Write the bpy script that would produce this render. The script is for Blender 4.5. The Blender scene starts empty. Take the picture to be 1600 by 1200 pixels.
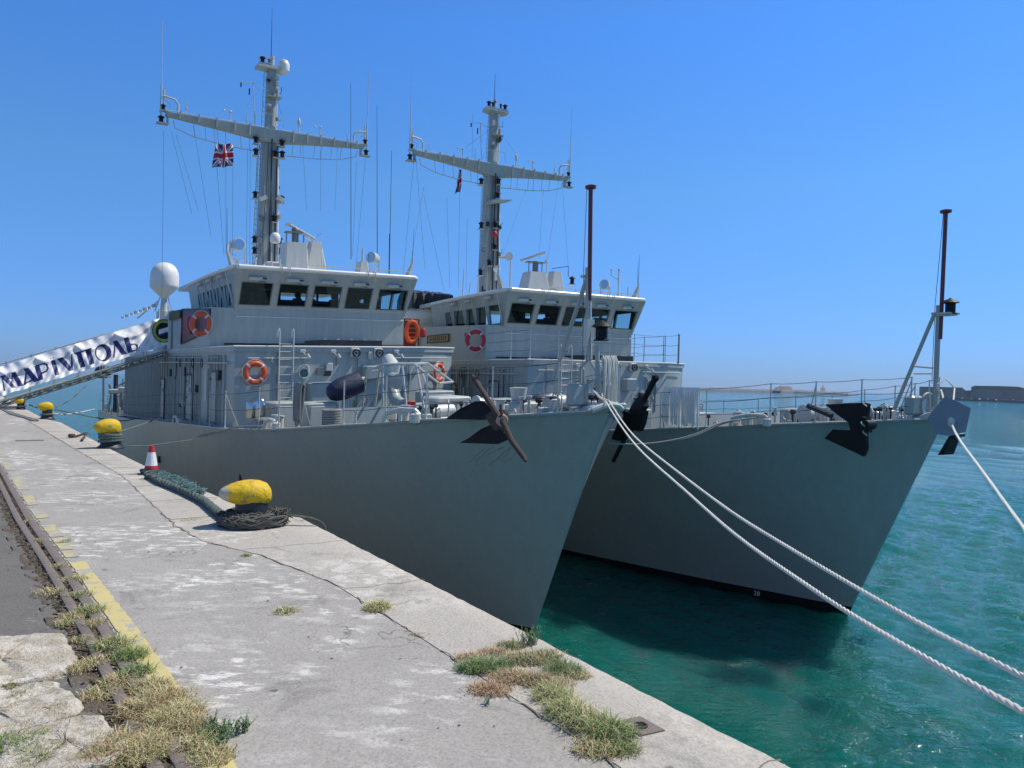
SKY_STR=.12;SKY_AIR=1.0;SKY_DUST=.2;SKY_OZ=1.5;SUN_STR=4.4;EXPO=0.0
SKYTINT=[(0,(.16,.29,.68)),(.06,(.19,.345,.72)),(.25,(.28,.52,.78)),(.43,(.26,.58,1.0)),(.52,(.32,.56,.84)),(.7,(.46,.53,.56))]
HAZE=.00011
import bpy, math, random
from mathutils import Vector, Matrix
random.seed(7)
R=math.radians
sc=bpy.context.scene
COL=sc.collection
# ---------------------------------------------------------------- survey frame
F_PX=1156.;PIT=-.003;ROL=.026;H=6.26;QZ=4.61
POSE=[(2.136,16.362,.599),(11.083,18.597,.520)]
AFF=[((0.0061,-0.0054,-0.0027,-0.1623),(-0.0102,0.0072,-0.0002,-0.2749),(0.0094,0.0417,0.0098,0.0759)),
     ((-0.0036,-0.0003,-0.001,0.1198),(0.0028,-0.007,0.0039,0.0365),(0.0023,0.0141,0.0028,-0.097))]
CEN=Vector((12,0,5))
def ray(px,py):
    u=px-800;v=py-600;cr,sr=math.cos(ROL),math.sin(ROL)
    a=u*cr+v*sr;b=-u*sr+v*cr
    x=a/F_PX;z=-b/F_PX
    cp,sp=math.cos(PIT),math.sin(PIT)
    return Vector((x,cp-z*sp,sp+z*cp))
SM=[];SN=[]
for a in AFF:
    D=Matrix([r[:3] for r in a]);b=Vector([r[3] for r in a])
    SM.append(Matrix.Identity(3)+D);SN.append(b-D@CEN)
def ax(i):
    h=POSE[i][2];return Vector((-math.sin(h),math.cos(h),0)),Vector((math.cos(h),math.sin(h),0))
def S(i):
    """ship coordinates (metres aft of stem, metres to port, height) to world"""
    o=Vector((POSE[i][0],POSE[i][1],0));a,p=ax(i);M=SM[i];N=SN[i]
    def f(s,t,z):
        q=M@Vector((s,t,z))+N
        return o+a*q.x+p*q.y+Vector((0,0,q.z))
    return f
F0,F1=S(0),S(1)
SF=[F0,F1]
def Q(s,t,z=QZ):
    a,p=ax(0);return Vector((POSE[0][0],POSE[0][1],0))+a*s+p*t+Vector((0,0,z))
def WD(x,y,z): return Vector((x,y,z))
def A(i,px,py,s=None,t=None,z=None):
    a,p=ax(i);r=ray(px,py);d=Vector((r.dot(a),r.dot(p),r.z))
    o0=Vector((POSE[i][0],POSE[i][1],0));o=Vector((-(o0.dot(a)),-(o0.dot(p)),H))
    Mi=SM[i].inverted();o=Mi@(o-SN[i]);d=Mi@d
    j,v=(0,s) if s is not None else (1,t) if t is not None else (2,z)
    k=(v-o[j])/d[j];q=o+d*k;return (q.x,q.y,q.z)
def G(px,py,z=QZ):
    r=ray(px,py);k=(z-H)/r.z;return Vector((r.x*k,r.y*k,z))
# ---------------------------------------------------------------- materials
def mk(name):
    m=bpy.data.materials.new(name);m.use_nodes=True;nt=m.node_tree;nt.nodes.clear()
    return m,nt
def nd(nt,t,**k):
    n=nt.nodes.new(t)
    for a,b in k.items():
        if a in n.inputs.keys(): n.inputs[a].default_value=b
        else: setattr(n,a,b)
    return n
def posn(nt,scale=(1,1,1)):
    g=nd(nt,'ShaderNodeNewGeometry');m=nd(nt,'ShaderNodeMapping');m.inputs['Scale'].default_value=scale
    nt.links.new(g.outputs['Position'],m.inputs['Vector']);return m.outputs['Vector']
def noise(nt,vec,scale,detail=4,rough=.6,dist=0):
    n=nd(nt,'ShaderNodeTexNoise');n.inputs['Scale'].default_value=scale;n.inputs['Detail'].default_value=detail
    n.inputs['Roughness'].default_value=rough;n.inputs['Distortion'].default_value=dist
    nt.links.new(vec,n.inputs['Vector']);return n.outputs['Fac']
def ramp(nt,fac,stops):
    r=nd(nt,'ShaderNodeValToRGB');e=r.color_ramp.elements
    while len(e)<len(stops): e.new(.5)
    for k,(p,c) in enumerate(stops): e[k].position=p;e[k].color=(c[0],c[1],c[2],1) if isinstance(c,(tuple,list)) else (c,c,c,1)
    nt.links.new(fac,r.inputs['Fac']);return r.outputs['Color']
def mixc(nt,fac,a,b,mode='MIX'):
    n=nd(nt,'ShaderNodeMix',data_type='RGBA',blend_type=mode)
    for s,v in ((n.inputs['Factor'],fac),(n.inputs['A'],a),(n.inputs['B'],b)):
        pass
    ins=[x for x in n.inputs if x.enabled]
    for s,v in zip((ins[0],ins[1],ins[2]),(fac,a,b)):
        if isinstance(v,(int,float)): s.default_value=v
        elif isinstance(v,(tuple,list)): s.default_value=(v[0],v[1],v[2],1)
        else: nt.links.new(v,s)
    return [o for o in n.outputs if o.enabled][0]
def finish(nt,col,rough=.5,metal=0,bump=None,bd=.01,spec=.5,extra=None):
    p=nd(nt,'ShaderNodeBsdfPrincipled');o=nd(nt,'ShaderNodeOutputMaterial')
    if isinstance(col,(tuple,list)): p.inputs['Base Color'].default_value=(*col,1)
    else: nt.links.new(col,p.inputs['Base Color'])
    if isinstance(rough,(int,float)): p.inputs['Roughness'].default_value=rough
    else: nt.links.new(rough,p.inputs['Roughness'])
    p.inputs['Metallic'].default_value=metal
    p.inputs['Specular IOR Level'].default_value=spec
    if bump is not None:
        b=nd(nt,'ShaderNodeBump');b.inputs['Strength'].default_value=1;b.inputs['Distance'].default_value=bd
        nt.links.new(bump,b.inputs['Height']);nt.links.new(b.outputs['Normal'],p.inputs['Normal'])
    nt.links.new(p.outputs[0],o.inputs['Surface']);return p
def plain(name,col,rough=.5,metal=0,var=.18,scale=3,bd=.004,spec=.5):
    m,nt=mk(name);v=posn(nt);n=noise(nt,v,scale,5)
    c=mixc(nt,n,tuple(x*(1-var) for x in col),tuple(min(1,x*(1+var)) for x in col))
    n2=noise(nt,v,scale*9,3)
    finish(nt,c,rough,metal,n2,bd,spec);return m
def paint(name,col,rough=.42,streak=.16,rust=.0,bd=.012):
    m,nt=mk(name);v=posn(nt);vs=posn(nt,(2.2,2.2,.22))
    big=noise(nt,v,.45,3);st=noise(nt,vs,2.5,5,.65);fine=noise(nt,v,22,3)
    c=mixc(nt,big,tuple(x*.93 for x in col),tuple(x*1.06 for x in col))
    s=ramp(nt,st,[(.36,1-streak),(.62,1.0)])
    c=mixc(nt,1.0,c,s,'MULTIPLY')
    if rust:
        rs=ramp(nt,noise(nt,vs,3.7,6,.7),[(.66,0),(.74,rust)])
        c=mixc(nt,rs,c,(.16,.07,.035))
    gr=ramp(nt,fine,[(.3,.96),(.7,1.03)])
    c=mixc(nt,1.0,c,gr,'MULTIPLY')
    finish(nt,c,rough,0,big,bd,.5);return m
M={}
M['hull']=paint('hull_grey_paint',(.345,.375,.355),.34,.08,.2,.06)
M['grey']=paint('superstructure_grey_paint',(.425,.45,.405),.42,.14,.15,.01)
M['greyl']=paint('light_grey_paint',(.60,.60,.54),.36,.12,.15,.004)
M['greyd']=plain('mid_grey_paint',(.19,.20,.185),.5)
M['white']=plain('white_paint',(.80,.78,.71),.35,var=.06)
M['deck']=plain('deck_paint',(.10,.12,.12),.8,scale=6)
M['black']=plain('black_paint',(.006,.007,.009),.55,var=.3,spec=.25)
M['boot']=plain('boot_topping_black',(.004,.005,.006),.5,spec=.3)
M['dark']=plain('dark_fitting',(.022,.025,.028),.5)
M['lens']=plain('lamp_lens',(.03,.07,.06),.08,var=.1,bd=.0)
M['steel']=plain('stainless_steel',(.55,.55,.54),.22,1,var=.1)
M['navy']=plain('navy_canvas',(.012,.018,.055),.5,scale=5,bd=.02)
M['orange']=plain('orange_lifebuoy',(.72,.10,.02),.42,var=.1)
M['red']=plain('red_paint',(.5,.025,.03),.45)
M['maroon']=plain('maroon_paint',(.16,.025,.025),.5)
M['staff']=plain('red_brown_staff',(.15,.03,.025),.4)
M['tape']=plain('reflective_tape',(.66,.62,.55),.3,var=.05)
M['rope']=plain('white_rope',(.70,.68,.60),.85,scale=30,bd=.004)
M['ropeg']=plain('grey_rope',(.30,.29,.26),.9,scale=25,bd=.01)
M['ropedk']=plain('weathered_green_rope',(.16,.19,.165),.95,scale=22,var=.4,bd=.02)
M['net']=plain('teal_netting',(.16,.27,.25),.9,scale=25,var=.35,bd=.01)
M['ropebr']=plain('frayed_brown_rope',(.20,.185,.15),.95,scale=20,var=.45,bd=.03)
M['rust']=plain('rusty_iron',(.085,.055,.042),.8,scale=14,var=.4,bd=.01)
M['rustl']=plain('pale_rust',(.52,.32,.21),.75,scale=18,var=.25)
M['rubber']=plain('black_rubber',(.02,.02,.02),.7)
M['tarp']=plain('black_tarpaulin',(.03,.03,.036),.32,scale=4,bd=.05)
M['brass']=plain('brass_board',(.30,.20,.05),.5)
M['wire']=plain('halyard_wire',(.05,.06,.07),.6)
M['inter']=plain('bridge_interior',(.018,.019,.02),.8)
M['figure']=plain('dark_clothing',(.02,.022,.03),.8)
M['rock']=plain('breakwater_rock',(.15,.15,.15),.9,scale=.05,var=.35)
M['fort']=plain('weathered_fort_stone',(.25,.20,.175),.9,scale=.06,var=.3)
M['turf']=plain('dry_turf',(.14,.14,.08),.95,scale=.05,var=.3)
def glassm(name,tint,gl=(.5,.7,.8)):
    m,nt=mk(name);t=nd(nt,'ShaderNodeBsdfTransparent');t.inputs[0].default_value=(*tint,1)
    g=nd(nt,'ShaderNodeBsdfGlossy');g.inputs['Roughness'].default_value=.03;g.inputs[0].default_value=(*gl,1)
    fr=nd(nt,'ShaderNodeFresnel');gb=nd(nt,'ShaderNodeNewGeometry');mi=nd(nt,'ShaderNodeMath',operation='MULTIPLY_ADD');nt.links.new(gb.outputs['Backfacing'],mi.inputs[0]);mi.inputs[1].default_value=-.8333;mi.inputs[2].default_value=1.5;nt.links.new(mi.outputs[0],fr.inputs['IOR'])
    x=nd(nt,'ShaderNodeMixShader');o=nd(nt,'ShaderNodeOutputMaterial')
    nt.links.new(fr.outputs[0],x.inputs[0]);nt.links.new(t.outputs[0],x.inputs[1]);nt.links.new(g.outputs[0],x.inputs[2])
    nt.links.new(x.outputs[0],o.inputs['Surface']);return m
M['glass']=glassm('window_glass',(.68,.80,.80))
M['clear']=glassm('clear_glass',(.82,.9,.9))
# worn yellow
def yellow(name,col,wear,wc,sc_=9,lo=.55,hi=.62,bd=.01):
    m,nt=mk(name);v=posn(nt);n=noise(nt,v,sc_,6,.7);f=ramp(nt,n,[(lo,0),(hi,wear)])
    b=noise(nt,v,3,3);c=mixc(nt,b,tuple(x*.86 for x in col),col);c=mixc(nt,f,c,wc)
    finish(nt,c,.58,0,noise(nt,v,14,4),bd,.35);return m
M['yellow']=yellow('worn_yellow_paint',(.76,.49,.02),.85,(.34,.22,.09),7,.57,.63,.02)
M['yelwhite']=yellow('chipped_yellow_over_primer',(.66,.47,.09),.95,(.56,.49,.34),3.2,.40,.47)
M['banner']=plain('white_banner_cloth',(.80,.79,.77),.5,var=.05,scale=3)
M['ink']=plain('navy_print',(.012,.02,.12),.55,var=.1)
M['emby']=plain('emblem_yellow',(.42,.46,.06),.5)
M['fblue']=plain('flag_blue',(.01,.03,.16),.7,var=.08)
M['fred']=plain('flag_red',(.45,.015,.03),.7,var=.08)
M['fwhite']=plain('flag_white',(.65,.65,.68),.7,var=.05)
# ---------------------------------------------------------------- mesh builder
class MB:
    def __init__(s,f=WD): s.f=f;s.v=[];s.F=[];s.m=[];s.cur=0
    def add(s,vs,fs):
        b=len(s.v);s.v+= [s.f(*p) for p in vs]
        for f in fs: s.F.append(tuple(b+k for k in f));s.m.append(s.cur)
        return s
    def box(s,c,d,rz=0,tilt=None):
        x,y,z=[k/2 for k in d];P=[]
        for k in ((-1,-1,-1),(1,-1,-1),(1,1,-1),(-1,1,-1),(-1,-1,1),(1,-1,1),(1,1,1),(-1,1,1)):
            q=Vector((k[0]*x,k[1]*y,k[2]*z))
            if tilt is not None: q=tilt@q
            if rz: q=Matrix.Rotation(rz,3,'Z')@q
            P.append((c[0]+q.x,c[1]+q.y,c[2]+q.z))
        return s.hexa(P)
    def hexa(s,P): return s.add(P,[(0,3,2,1),(4,5,6,7),(0,1,5,4),(1,2,6,5),(2,3,7,6),(3,0,4,7)])
    def bbox(s,c,d,b=.02,rz=0):
        """box with chamfered edges"""
        x,y,z=[k/2 for k in d];b=min(b,x*.9,y*.9,z*.9);ring=[]
        def loop(ix,iy,zz):
            return [(-x+ix,-y+ix+b if 0 else -y+iy,zz)]
        def sect(ins,zz):
            X,Y=x-ins,y-ins
            return [(-X+b,-Y),(X-b,-Y),(X,-Y+b),(X,Y-b),(X-b,Y),(-X+b,Y),(-X,Y-b),(-X,-Y+b)],zz
        L=[sect(b,-z),sect(0,-z+b),sect(0,z-b),sect(b,z)]
        P=[]
        for pts,zz in L:
            for q in pts:
                v=Vector((q[0],q[1],0))
                if rz: v=Matrix.Rotation(rz,3,'Z')@v
                P.append((c[0]+v.x,c[1]+v.y,c[2]+zz))
        fs=[tuple(range(7,-1,-1)),tuple(range(24,32))]
        for k in range(3):
            for j in range(8): fs.append((k*8+j,k*8+(j+1)%8,k*8+8+(j+1)%8,k*8+8+j))
        return s.add(P,fs)
    def prism(s,poly,z0,z1):
        n=len(poly);g=lambda z,p:z(p) if callable(z) else z
        P=[(p[0],p[1],g(z0,p)) for p in poly]+[(p[0],p[1],g(z1,p)) for p in poly]
        return s.add(P,[tuple(range(n-1,-1,-1)),tuple(range(n,2*n))]+[(k,(k+1)%n,n+(k+1)%n,n+k) for k in range(n)])
    def loft(s,rings,cap=True,closed=True):
        n=len(rings[0]);P=[p for r in rings for p in r];fs=[]
        for k in range(len(rings)-1):
            for j in range(n if closed else n-1): fs.append((k*n+j,k*n+(j+1)%n,(k+1)*n+(j+1)%n,(k+1)*n+j))
        if cap: fs+= [tuple(range(n-1,-1,-1)),tuple(range((len(rings)-1)*n,len(rings)*n))]
        return s.add(P,fs)
    def tube(s,pts,r=.02,seg=8,closed=False):
        pts=[Vector(p) for p in pts];n=len(pts);rings=[];up=None
        for k in range(n):
            a=pts[k-1] if (k>0 or closed) else pts[k];b=pts[(k+1)%n] if (k<n-1 or closed) else pts[k]
            d=(b-a)
            if d.length<1e-9: d=Vector((0,0,1))
            d.normalize()
            if up is None: up=Vector((0,0,1)) if abs(d.z)<.9 else Vector((1,0,0))
            x=up-d*up.dot(d)
            if x.length<1e-6: x=d.orthogonal()
            x.normalize();y=d.cross(x);up=x
            rr=r[k] if isinstance(r,(list,tuple)) else r
            rings.append([tuple(pts[k]+x*math.cos(2*math.pi*j/seg)*rr+y*math.sin(2*math.pi*j/seg)*rr) for j in range(seg)])
        if closed: rings.append(rings[0]);return s.loft(rings,False)
        return s.loft(rings)
    def cyl(s,a,b,r0,r1=None,seg=12): return s.tube([a,b],[r0,r0 if r1 is None else r1],seg)
    def lathe(s,c,prof,seg=20):
        rings=[[(c[0]+r*math.cos(2*math.pi*j/seg),c[1]+r*math.sin(2*math.pi*j/seg),c[2]+z) for j in range(seg)] for r,z in prof]
        return s.loft(rings)
    def sph(s,c,r,seg=14,sq=(1,1,1)):
        rings=[]
        for k in range(1,seg//2):
            a=math.pi*k/(seg//2);rings.append([(c[0]+r*sq[0]*math.sin(a)*math.cos(2*math.pi*j/seg),c[1]+r*sq[1]*math.sin(a)*math.sin(2*math.pi*j/seg),c[2]-r*sq[2]*math.cos(a)) for j in range(seg)])
        return s.loft(rings)
    def parts(s,name,mat,parent=None,ang=35):
        """one object per separate piece (pieces whose boxes touch count as one)"""
        par=list(range(len(s.v)))
        def fd(a):
            while par[a]!=a: par[a]=par[par[a]];a=par[a]
            return a
        for f in s.F:
            for k in f[1:]: par[fd(k)]=fd(f[0])
        comp={}
        for k in range(len(s.v)): comp.setdefault(fd(k),[]).append(k)
        B=[]
        for c in comp.values():
            xs=[s.v[k] for k in c];B.append([[min(p[j] for p in xs)-.004 for j in range(3)],[max(p[j] for p in xs)+.004 for j in range(3)],set(c)])
        ch=True
        while ch:
            ch=False
            for i in range(len(B)):
                for j in range(i+1,len(B)):
                    if all(B[i][0][k]<=B[j][1][k] and B[j][0][k]<=B[i][1][k] for k in range(3)):
                        B[i]=[[min(B[i][0][k],B[j][0][k]) for k in range(3)],[max(B[i][1][k],B[j][1][k]) for k in range(3)],B[i][2]|B[j][2]];B.pop(j);ch=True;break
                if ch: break
        out=[]
        for lo,hi,c in B:
            m_=MB();idx={k:n for n,k in enumerate(sorted(c))};m_.v=[s.v[k] for k in sorted(c)]
            for f,mm in zip(s.F,s.m):
                if f[0] in c: m_.F.append(tuple(idx[k] for k in f));m_.m.append(mm)
            out.append(m_.build(name,mat,parent,ang=ang))
        return out
    def build(s,name,mat,parent=None,origin=None,ang=35):
        me=bpy.data.meshes.new(name)
        if origin is None:
            if parent is not None: origin=Vector(parent['_o'])
            elif s.v:
                xs=[v.x for v in s.v];ys=[v.y for v in s.v];zs=[v.z for v in s.v]
                origin=Vector(((min(xs)+max(xs))/2,(min(ys)+max(ys))/2,min(zs)))
        me.from_pydata([tuple(v-origin) for v in s.v],[],s.F)
        mats=mat if isinstance(mat,(list,tuple)) else [mat]
        for k in mats: me.materials.append(M[k] if isinstance(k,str) else k)
        me.polygons.foreach_set('material_index',s.m);me.polygons.foreach_set('use_smooth',[True]*len(s.F))
        me.update();me.validate()
        try: me.set_sharp_from_angle(angle=R(ang))
        except Exception: pass
        o=bpy.data.objects.new(name,me);COL.objects.link(o)
        o['_o']=tuple(origin)
        if parent is not None:
            o.parent=parent;po=Vector(parent['_o']);o.location=origin-po
        else: o.location=origin
        return o
def tag(o,label=None,cat=None,group=None,kind=None):
    if label: o['label']=label
    if cat: o['category']=cat
    if group: o['group']=group
    if kind: o['kind']=kind
    return o
def thing(name,loc,label,cat,group=None):
    o=bpy.data.objects.new(name,None);COL.objects.link(o);o.location=loc;o.empty_display_size=.2
    o['_o']=tuple(loc);return tag(o,label,cat,group)
def struct(o): o['kind']='structure';return o
def lerp(a,b,k): return a+(b-a)*k
def interp(x,tab):
    if x<=tab[0][0]: return tab[0][1]
    for (a,b),(c,d) in zip(tab,tab[1:]):
        if x<=c: return b+(d-b)*(x-a)/(c-a)
    return tab[-1][1]
def catenary(a,b,sag,n=24):
    a=Vector(a);b=Vector(b);return [a.lerp(b,k/n)+Vector((0,0,-4*sag*(k/n)*(1-k/n))) for k in range(n+1)]
def strand3(mb,pts,r,pitch,seg=6):
    """laid rope: three helical strands"""
    pts=[Vector(p) for p in pts];out=[[],[],[]];L=0
    dense=[]
    for a,b in zip(pts,pts[1:]):
        n=max(1,int((b-a).length/(pitch/6)))
        for k in range(n): dense.append(a.lerp(b,k/n))
    dense.append(pts[-1])
    for k,p in enumerate(dense):
        d=(dense[min(k+1,len(dense)-1)]-dense[max(k-1,0)]).normalized()
        x=Vector((0,0,1)).cross(d)
        if x.length<.01:x=Vector((1,0,0)).cross(d)
        x.normalize();y=d.cross(x)
        if k: L+=(p-dense[k-1]).length
        for j in range(3):
            a=2*math.pi*(L/pitch+j/3);out[j].append(p+x*math.cos(a)*r*.5+y*math.sin(a)*r*.5)
    for o in out: mb.tube(o,r*.56,seg)
# ---------------------------------------------------------------- camera, light, sky
cd=bpy.data.cameras.new('Camera');cam=bpy.data.objects.new('Camera',cd);COL.objects.link(cam)
f=ray(800,600).normalized();rt=(ray(900,600)-ray(800,600)).normalized();u=rt.cross(f).normalized()
cam.matrix_world=Matrix(((rt.x,u.x,-f.x,0),(rt.y,u.y,-f.y,0),(rt.z,u.z,-f.z,H),(0,0,0,1)))
cd.sensor_width=36;cd.lens=36*F_PX/1600;cd.clip_end=20000;cd.clip_start=.05
sc.camera=cam
SUN_EL=R(56);SUN_AZ=R(90-24)
w=bpy.data.worlds.new('World');sc.world=w;w.use_nodes=True;nt=w.node_tree;nt.nodes.clear()
sk=nt.nodes.new('ShaderNodeTexSky');sk.sky_type='NISHITA';sk.sun_disc=False;sk.sun_elevation=SUN_EL;sk.sun_rotation=SUN_AZ
sk.air_density=SKY_AIR;sk.dust_density=SKY_DUST;sk.ozone_density=SKY_OZ;sk.altitude=0
bg=nt.nodes.new('ShaderNodeBackground');bg.inputs['Strength'].default_value=SKY_STR
tc=nt.nodes.new('ShaderNodeTexCoord');sx=nt.nodes.new('ShaderNodeSeparateXYZ');nt.links.new(tc.outputs['Generated'],sx.inputs[0])
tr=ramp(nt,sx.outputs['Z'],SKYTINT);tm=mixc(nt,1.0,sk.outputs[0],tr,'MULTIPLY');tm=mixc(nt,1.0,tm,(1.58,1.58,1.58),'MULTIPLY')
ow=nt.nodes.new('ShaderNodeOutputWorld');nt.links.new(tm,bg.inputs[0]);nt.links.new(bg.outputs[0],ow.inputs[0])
sd=bpy.data.lights.new('Sun','SUN');sd.energy=SUN_STR;sd.angle=R(.53);sd.color=(1,.95,.86)
so=bpy.data.objects.new('Sun',sd);COL.objects.link(so)
dv=Vector((math.sin(SUN_AZ)*math.cos(SUN_EL),math.cos(SUN_AZ)*math.cos(SUN_EL),math.sin(SUN_EL)))
so.rotation_euler=dv.to_track_quat('Z','Y').to_euler();so.location=(0,0,60)
sc.view_settings.view_transform='Standard';sc.view_settings.look='None';sc.view_settings.gamma=1;sc.view_settings.exposure=EXPO
# ---------------------------------------------------------------- water
WZ=-.15
m,nt=mk('sea_water');v=posn(nt)
v1=posn(nt,(.9,1.5,1));v2=posn(nt,(.35,.6,1))
n1=noise(nt,v1,4.2,3,.6,.4);n2=noise(nt,v2,2.4,3,.55,.6);n3=noise(nt,v,13,2,.5,.3)
a=nd(nt,'ShaderNodeMath',operation='MULTIPLY');nt.links.new(n1,a.inputs[0]);a.inputs[1].default_value=.52
b=nd(nt,'ShaderNodeMath',operation='MULTIPLY_ADD');nt.links.new(n2,b.inputs[0]);b.inputs[1].default_value=.9;nt.links.new(a.outputs[0],b.inputs[2])
c=nd(nt,'ShaderNodeMath',operation='MULTIPLY_ADD');nt.links.new(n3,c.inputs[0]);c.inputs[1].default_value=.09;nt.links.new(b.outputs[0],c.inputs[2])
big=noise(nt,v,.05,3)
col=mixc(nt,big,(.001,.093,.072),(.001,.106,.088))
p=finish(nt,col,.05,0,c.outputs[0],.28,.5);p.inputs['IOR'].default_value=1.333;p.inputs['Subsurface Weight'].default_value=1;p.inputs['Subsurface Radius'].default_value=(1.5,4,4);p.inputs['Subsurface Scale'].default_value=2.2
M['water']=m
import numpy as np
def axis(lo,f0,f1,hi,st,g):
    v=[f0];
    while v[-1]<f1: v.append(v[-1]+st)
    d=st
    while v[-1]<hi: d*=g;v.append(v[-1]+d)
    v[-1]=hi;w_=[f0];d=st
    while w_[-1]>lo: d*=g;w_.append(w_[-1]-d)
    w_[-1]=lo
    return np.array(list(reversed(w_[1:]))+v)
def waves():
    xs=axis(-90,-2,42,220,.125,1.045);ys=axis(-12,1.5,46,330,.125,1.04)
    X,Y=np.meshgrid(xs,ys);D=np.hypot(X,Y);Z=np.zeros_like(X);rg=np.random.RandomState(4)
    cell=np.maximum(np.gradient(xs)[None,:]+0*X,np.gradient(ys)[:,None]+0*X)
    for k in range(46):
        lam=.42*1.085**k*(1+.1*rg.rand())
        if lam>9: break
        th=R(205)+rg.randn()*.62;kx,ky=2*math.pi/lam*math.cos(th),2*math.pi/lam*math.sin(th)
        slope=.078 if lam<1.5 else .016
        am=slope*lam/6.283*np.clip((lam/cell-2.6)/2,0,1)
        # gusts: patches of rougher and smoother water
        gu=.86+.2*np.sin(X*.11+rg.rand()*6+1.3*np.sin(Y*.07))*np.sin(Y*.09+rg.rand()*6)
        ph=kx*X+ky*Y+rg.rand()*6.28+.8*np.sin(.13*X*rg.rand()+.17*Y*rg.rand());c_=np.sin(ph)
        Z+=am*gu*(c_+.35*(1-np.abs(c_))**1*np.sign(c_)*.3-.18*np.cos(2*ph))
    ex=np.minimum.reduce([(X+90)/30,(220-X)/60,(Y+12)/6,(330-Y)/90]);Z*=np.clip(ex,0,1)
    ny,nx=X.shape;V=np.stack([X,Y,Z+WZ],-1).reshape(-1,3)
    i=np.arange(ny*nx).reshape(ny,nx);F=np.stack([i[:-1,:-1],i[:-1,1:],i[1:,1:],i[1:,:-1]],-1).reshape(-1,4)
    me=bpy.data.meshes.new('water');me.vertices.add(len(V));me.vertices.foreach_set('co',V.astype(np.float32).ravel())
    me.loops.add(F.size);me.loops.foreach_set('vertex_index',F.astype(np.int32).ravel());me.polygons.add(len(F))
    me.polygons.foreach_set('loop_start',np.arange(0,F.size,4,dtype=np.int32));me.polygons.foreach_set('loop_total',np.full(len(F),4,dtype=np.int32))
    me.polygons.foreach_set('use_smooth',np.ones(len(F),dtype=bool));me.update(calc_edges=True);me.materials.append(M['water'])
    o=bpy.data.objects.new('water',me);COL.objects.link(o);struct(o)
waves()
wb=MB();B_=15000
for x0,y0,x1,y1 in ((-B_,-400,-90,B_),(220,-400,B_,B_),(-90,-400,220,-12),(-90,330,220,B_)): wb.add([(x0,y0,WZ),(x1,y0,WZ),(x1,y1,WZ),(x0,y1,WZ)],[(0,1,2,3)])
struct(wb.build('open_water','water'))
# ---------------------------------------------------------------- quay surfaces
EDGE=[(-60,-8.14),(-3.6,-8.11),(-3.1,-8.42),(-1.8,-8.6),(2,-8.93),(5.4,-9.13),(15,-9.55),(17,-9.92),(60,-12.2)]
CURB=[(-60,-8.76),(-8,-8.77),(-6.6,-8.8),(-5.4,-9.04),(-4.6,-9.36),(-3.7,-9.45),(.8,-9.45),(6,-9.8),(15,-10.35),(60,-13)]
RAIL=[(-60,-7.9),(-9,-10.30),(-7,-10.40),(-5,-10.53),(-2.5,-10.72),(2,-10.98),(5,-11.15),(20,-12.0),(60,-14.3)]
def q(s,t,z=QZ): return Q(s,t,z)
def concrete(name,cols,white=.55,wlo=.55,crack=.5,scl=1.,bumpd=.012,streak=None):
    m,nt=mk(name);v=posn(nt);vr=posn(nt,streak or (1,1,1))
    b=noise(nt,v,.7*scl,5,.6);c=mixc(nt,b,cols[0],cols[1])
    md=noise(nt,vr,3.2*scl,8,.72,.2);msk=noise(nt,v,.55,3,.6,.5)
    f=ramp(nt,md,[(wlo,0),(wlo+.09,white)]);mk_=ramp(nt,msk,[(.48,.04),(.62,1)])
    f=mixc(nt,1.0,f,mk_,'MULTIPLY');c=mixc(nt,f,c,cols[2])
    g=noise(nt,v,60,3,.7);gr=ramp(nt,g,[(.28,.72),(.5,1),(.75,1.18)]);c=mixc(nt,1.0,c,gr,'MULTIPLY')
    dk=ramp(nt,noise(nt,v,1.7,6,.7,.8),[(.30,.66),(.44,1)]);c=mixc(nt,1.0,c,dk,'MULTIPLY')
    # cracks
    vo=nd(nt,'ShaderNodeTexVoronoi',feature='DISTANCE_TO_EDGE');vo.inputs['Scale'].default_value=.9
    vd=nd(nt,'ShaderNodeVectorMath',operation='ADD');nn=nd(nt,'ShaderNodeTexNoise');nn.inputs['Scale'].default_value=2.5;nn.inputs['Detail'].default_value=5
    nt.links.new(v,nn.inputs['Vector']);sc3=nd(nt,'ShaderNodeVectorMath',operation='SCALE');nt.links.new(nn.outputs['Color'],sc3.inputs[0]);sc3.inputs['Scale'].default_value=.7
    nt.links.new(v,vd.inputs[0]);nt.links.new(sc3.outputs[0],vd.inputs[1]);nt.links.new(vd.outputs[0],vo.inputs['Vector'])
    cr=ramp(nt,vo.outputs['Distance'],[(.0,1),(.009,0)]);cm=ramp(nt,noise(nt,v,.8,2),[(.53,0),(.6,crack)])
    cr=mixc(nt,1.0,cr,cm,'MULTIPLY');c=mixc(nt,cr,c,(.07,.065,.055))
    sp=ramp(nt,noise(nt,v,7,2,.5),[(.24,.45),(.29,1)]);c=mixc(nt,1.0,c,sp,'MULTIPLY')
    h=mixc(nt,.5,md,g);h=mixc(nt,cr,h,(0,0,0))
    finish(nt,c,.85,0,h,bumpd,.3);return m
M['apron']=concrete('quay_apron_concrete',((.315,.29,.255),(.405,.375,.335),(.70,.67,.61)),1,.50,.6,1.5,.008,(.85,1.6,1))
M['coping']=concrete('coping_stone',((.40,.365,.31),(.50,.455,.395),(.68,.64,.57)),.7,.5,.25,1.6,.014)
M['asphalt']=concrete('road_asphalt',((.135,.125,.11),(.19,.175,.155),(.43,.41,.37)),.45,.60,.2,2.2,.012)
M['slab']=concrete('broken_slab_concrete',((.36,.30,.22),(.50,.44,.34),(.72,.67,.58)),.8,.44,.6,2.5,.03)
M['dirt']=plain('gap_dirt',(.17,.13,.09),.95,scale=9,var=.45,bd=.03)
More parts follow.
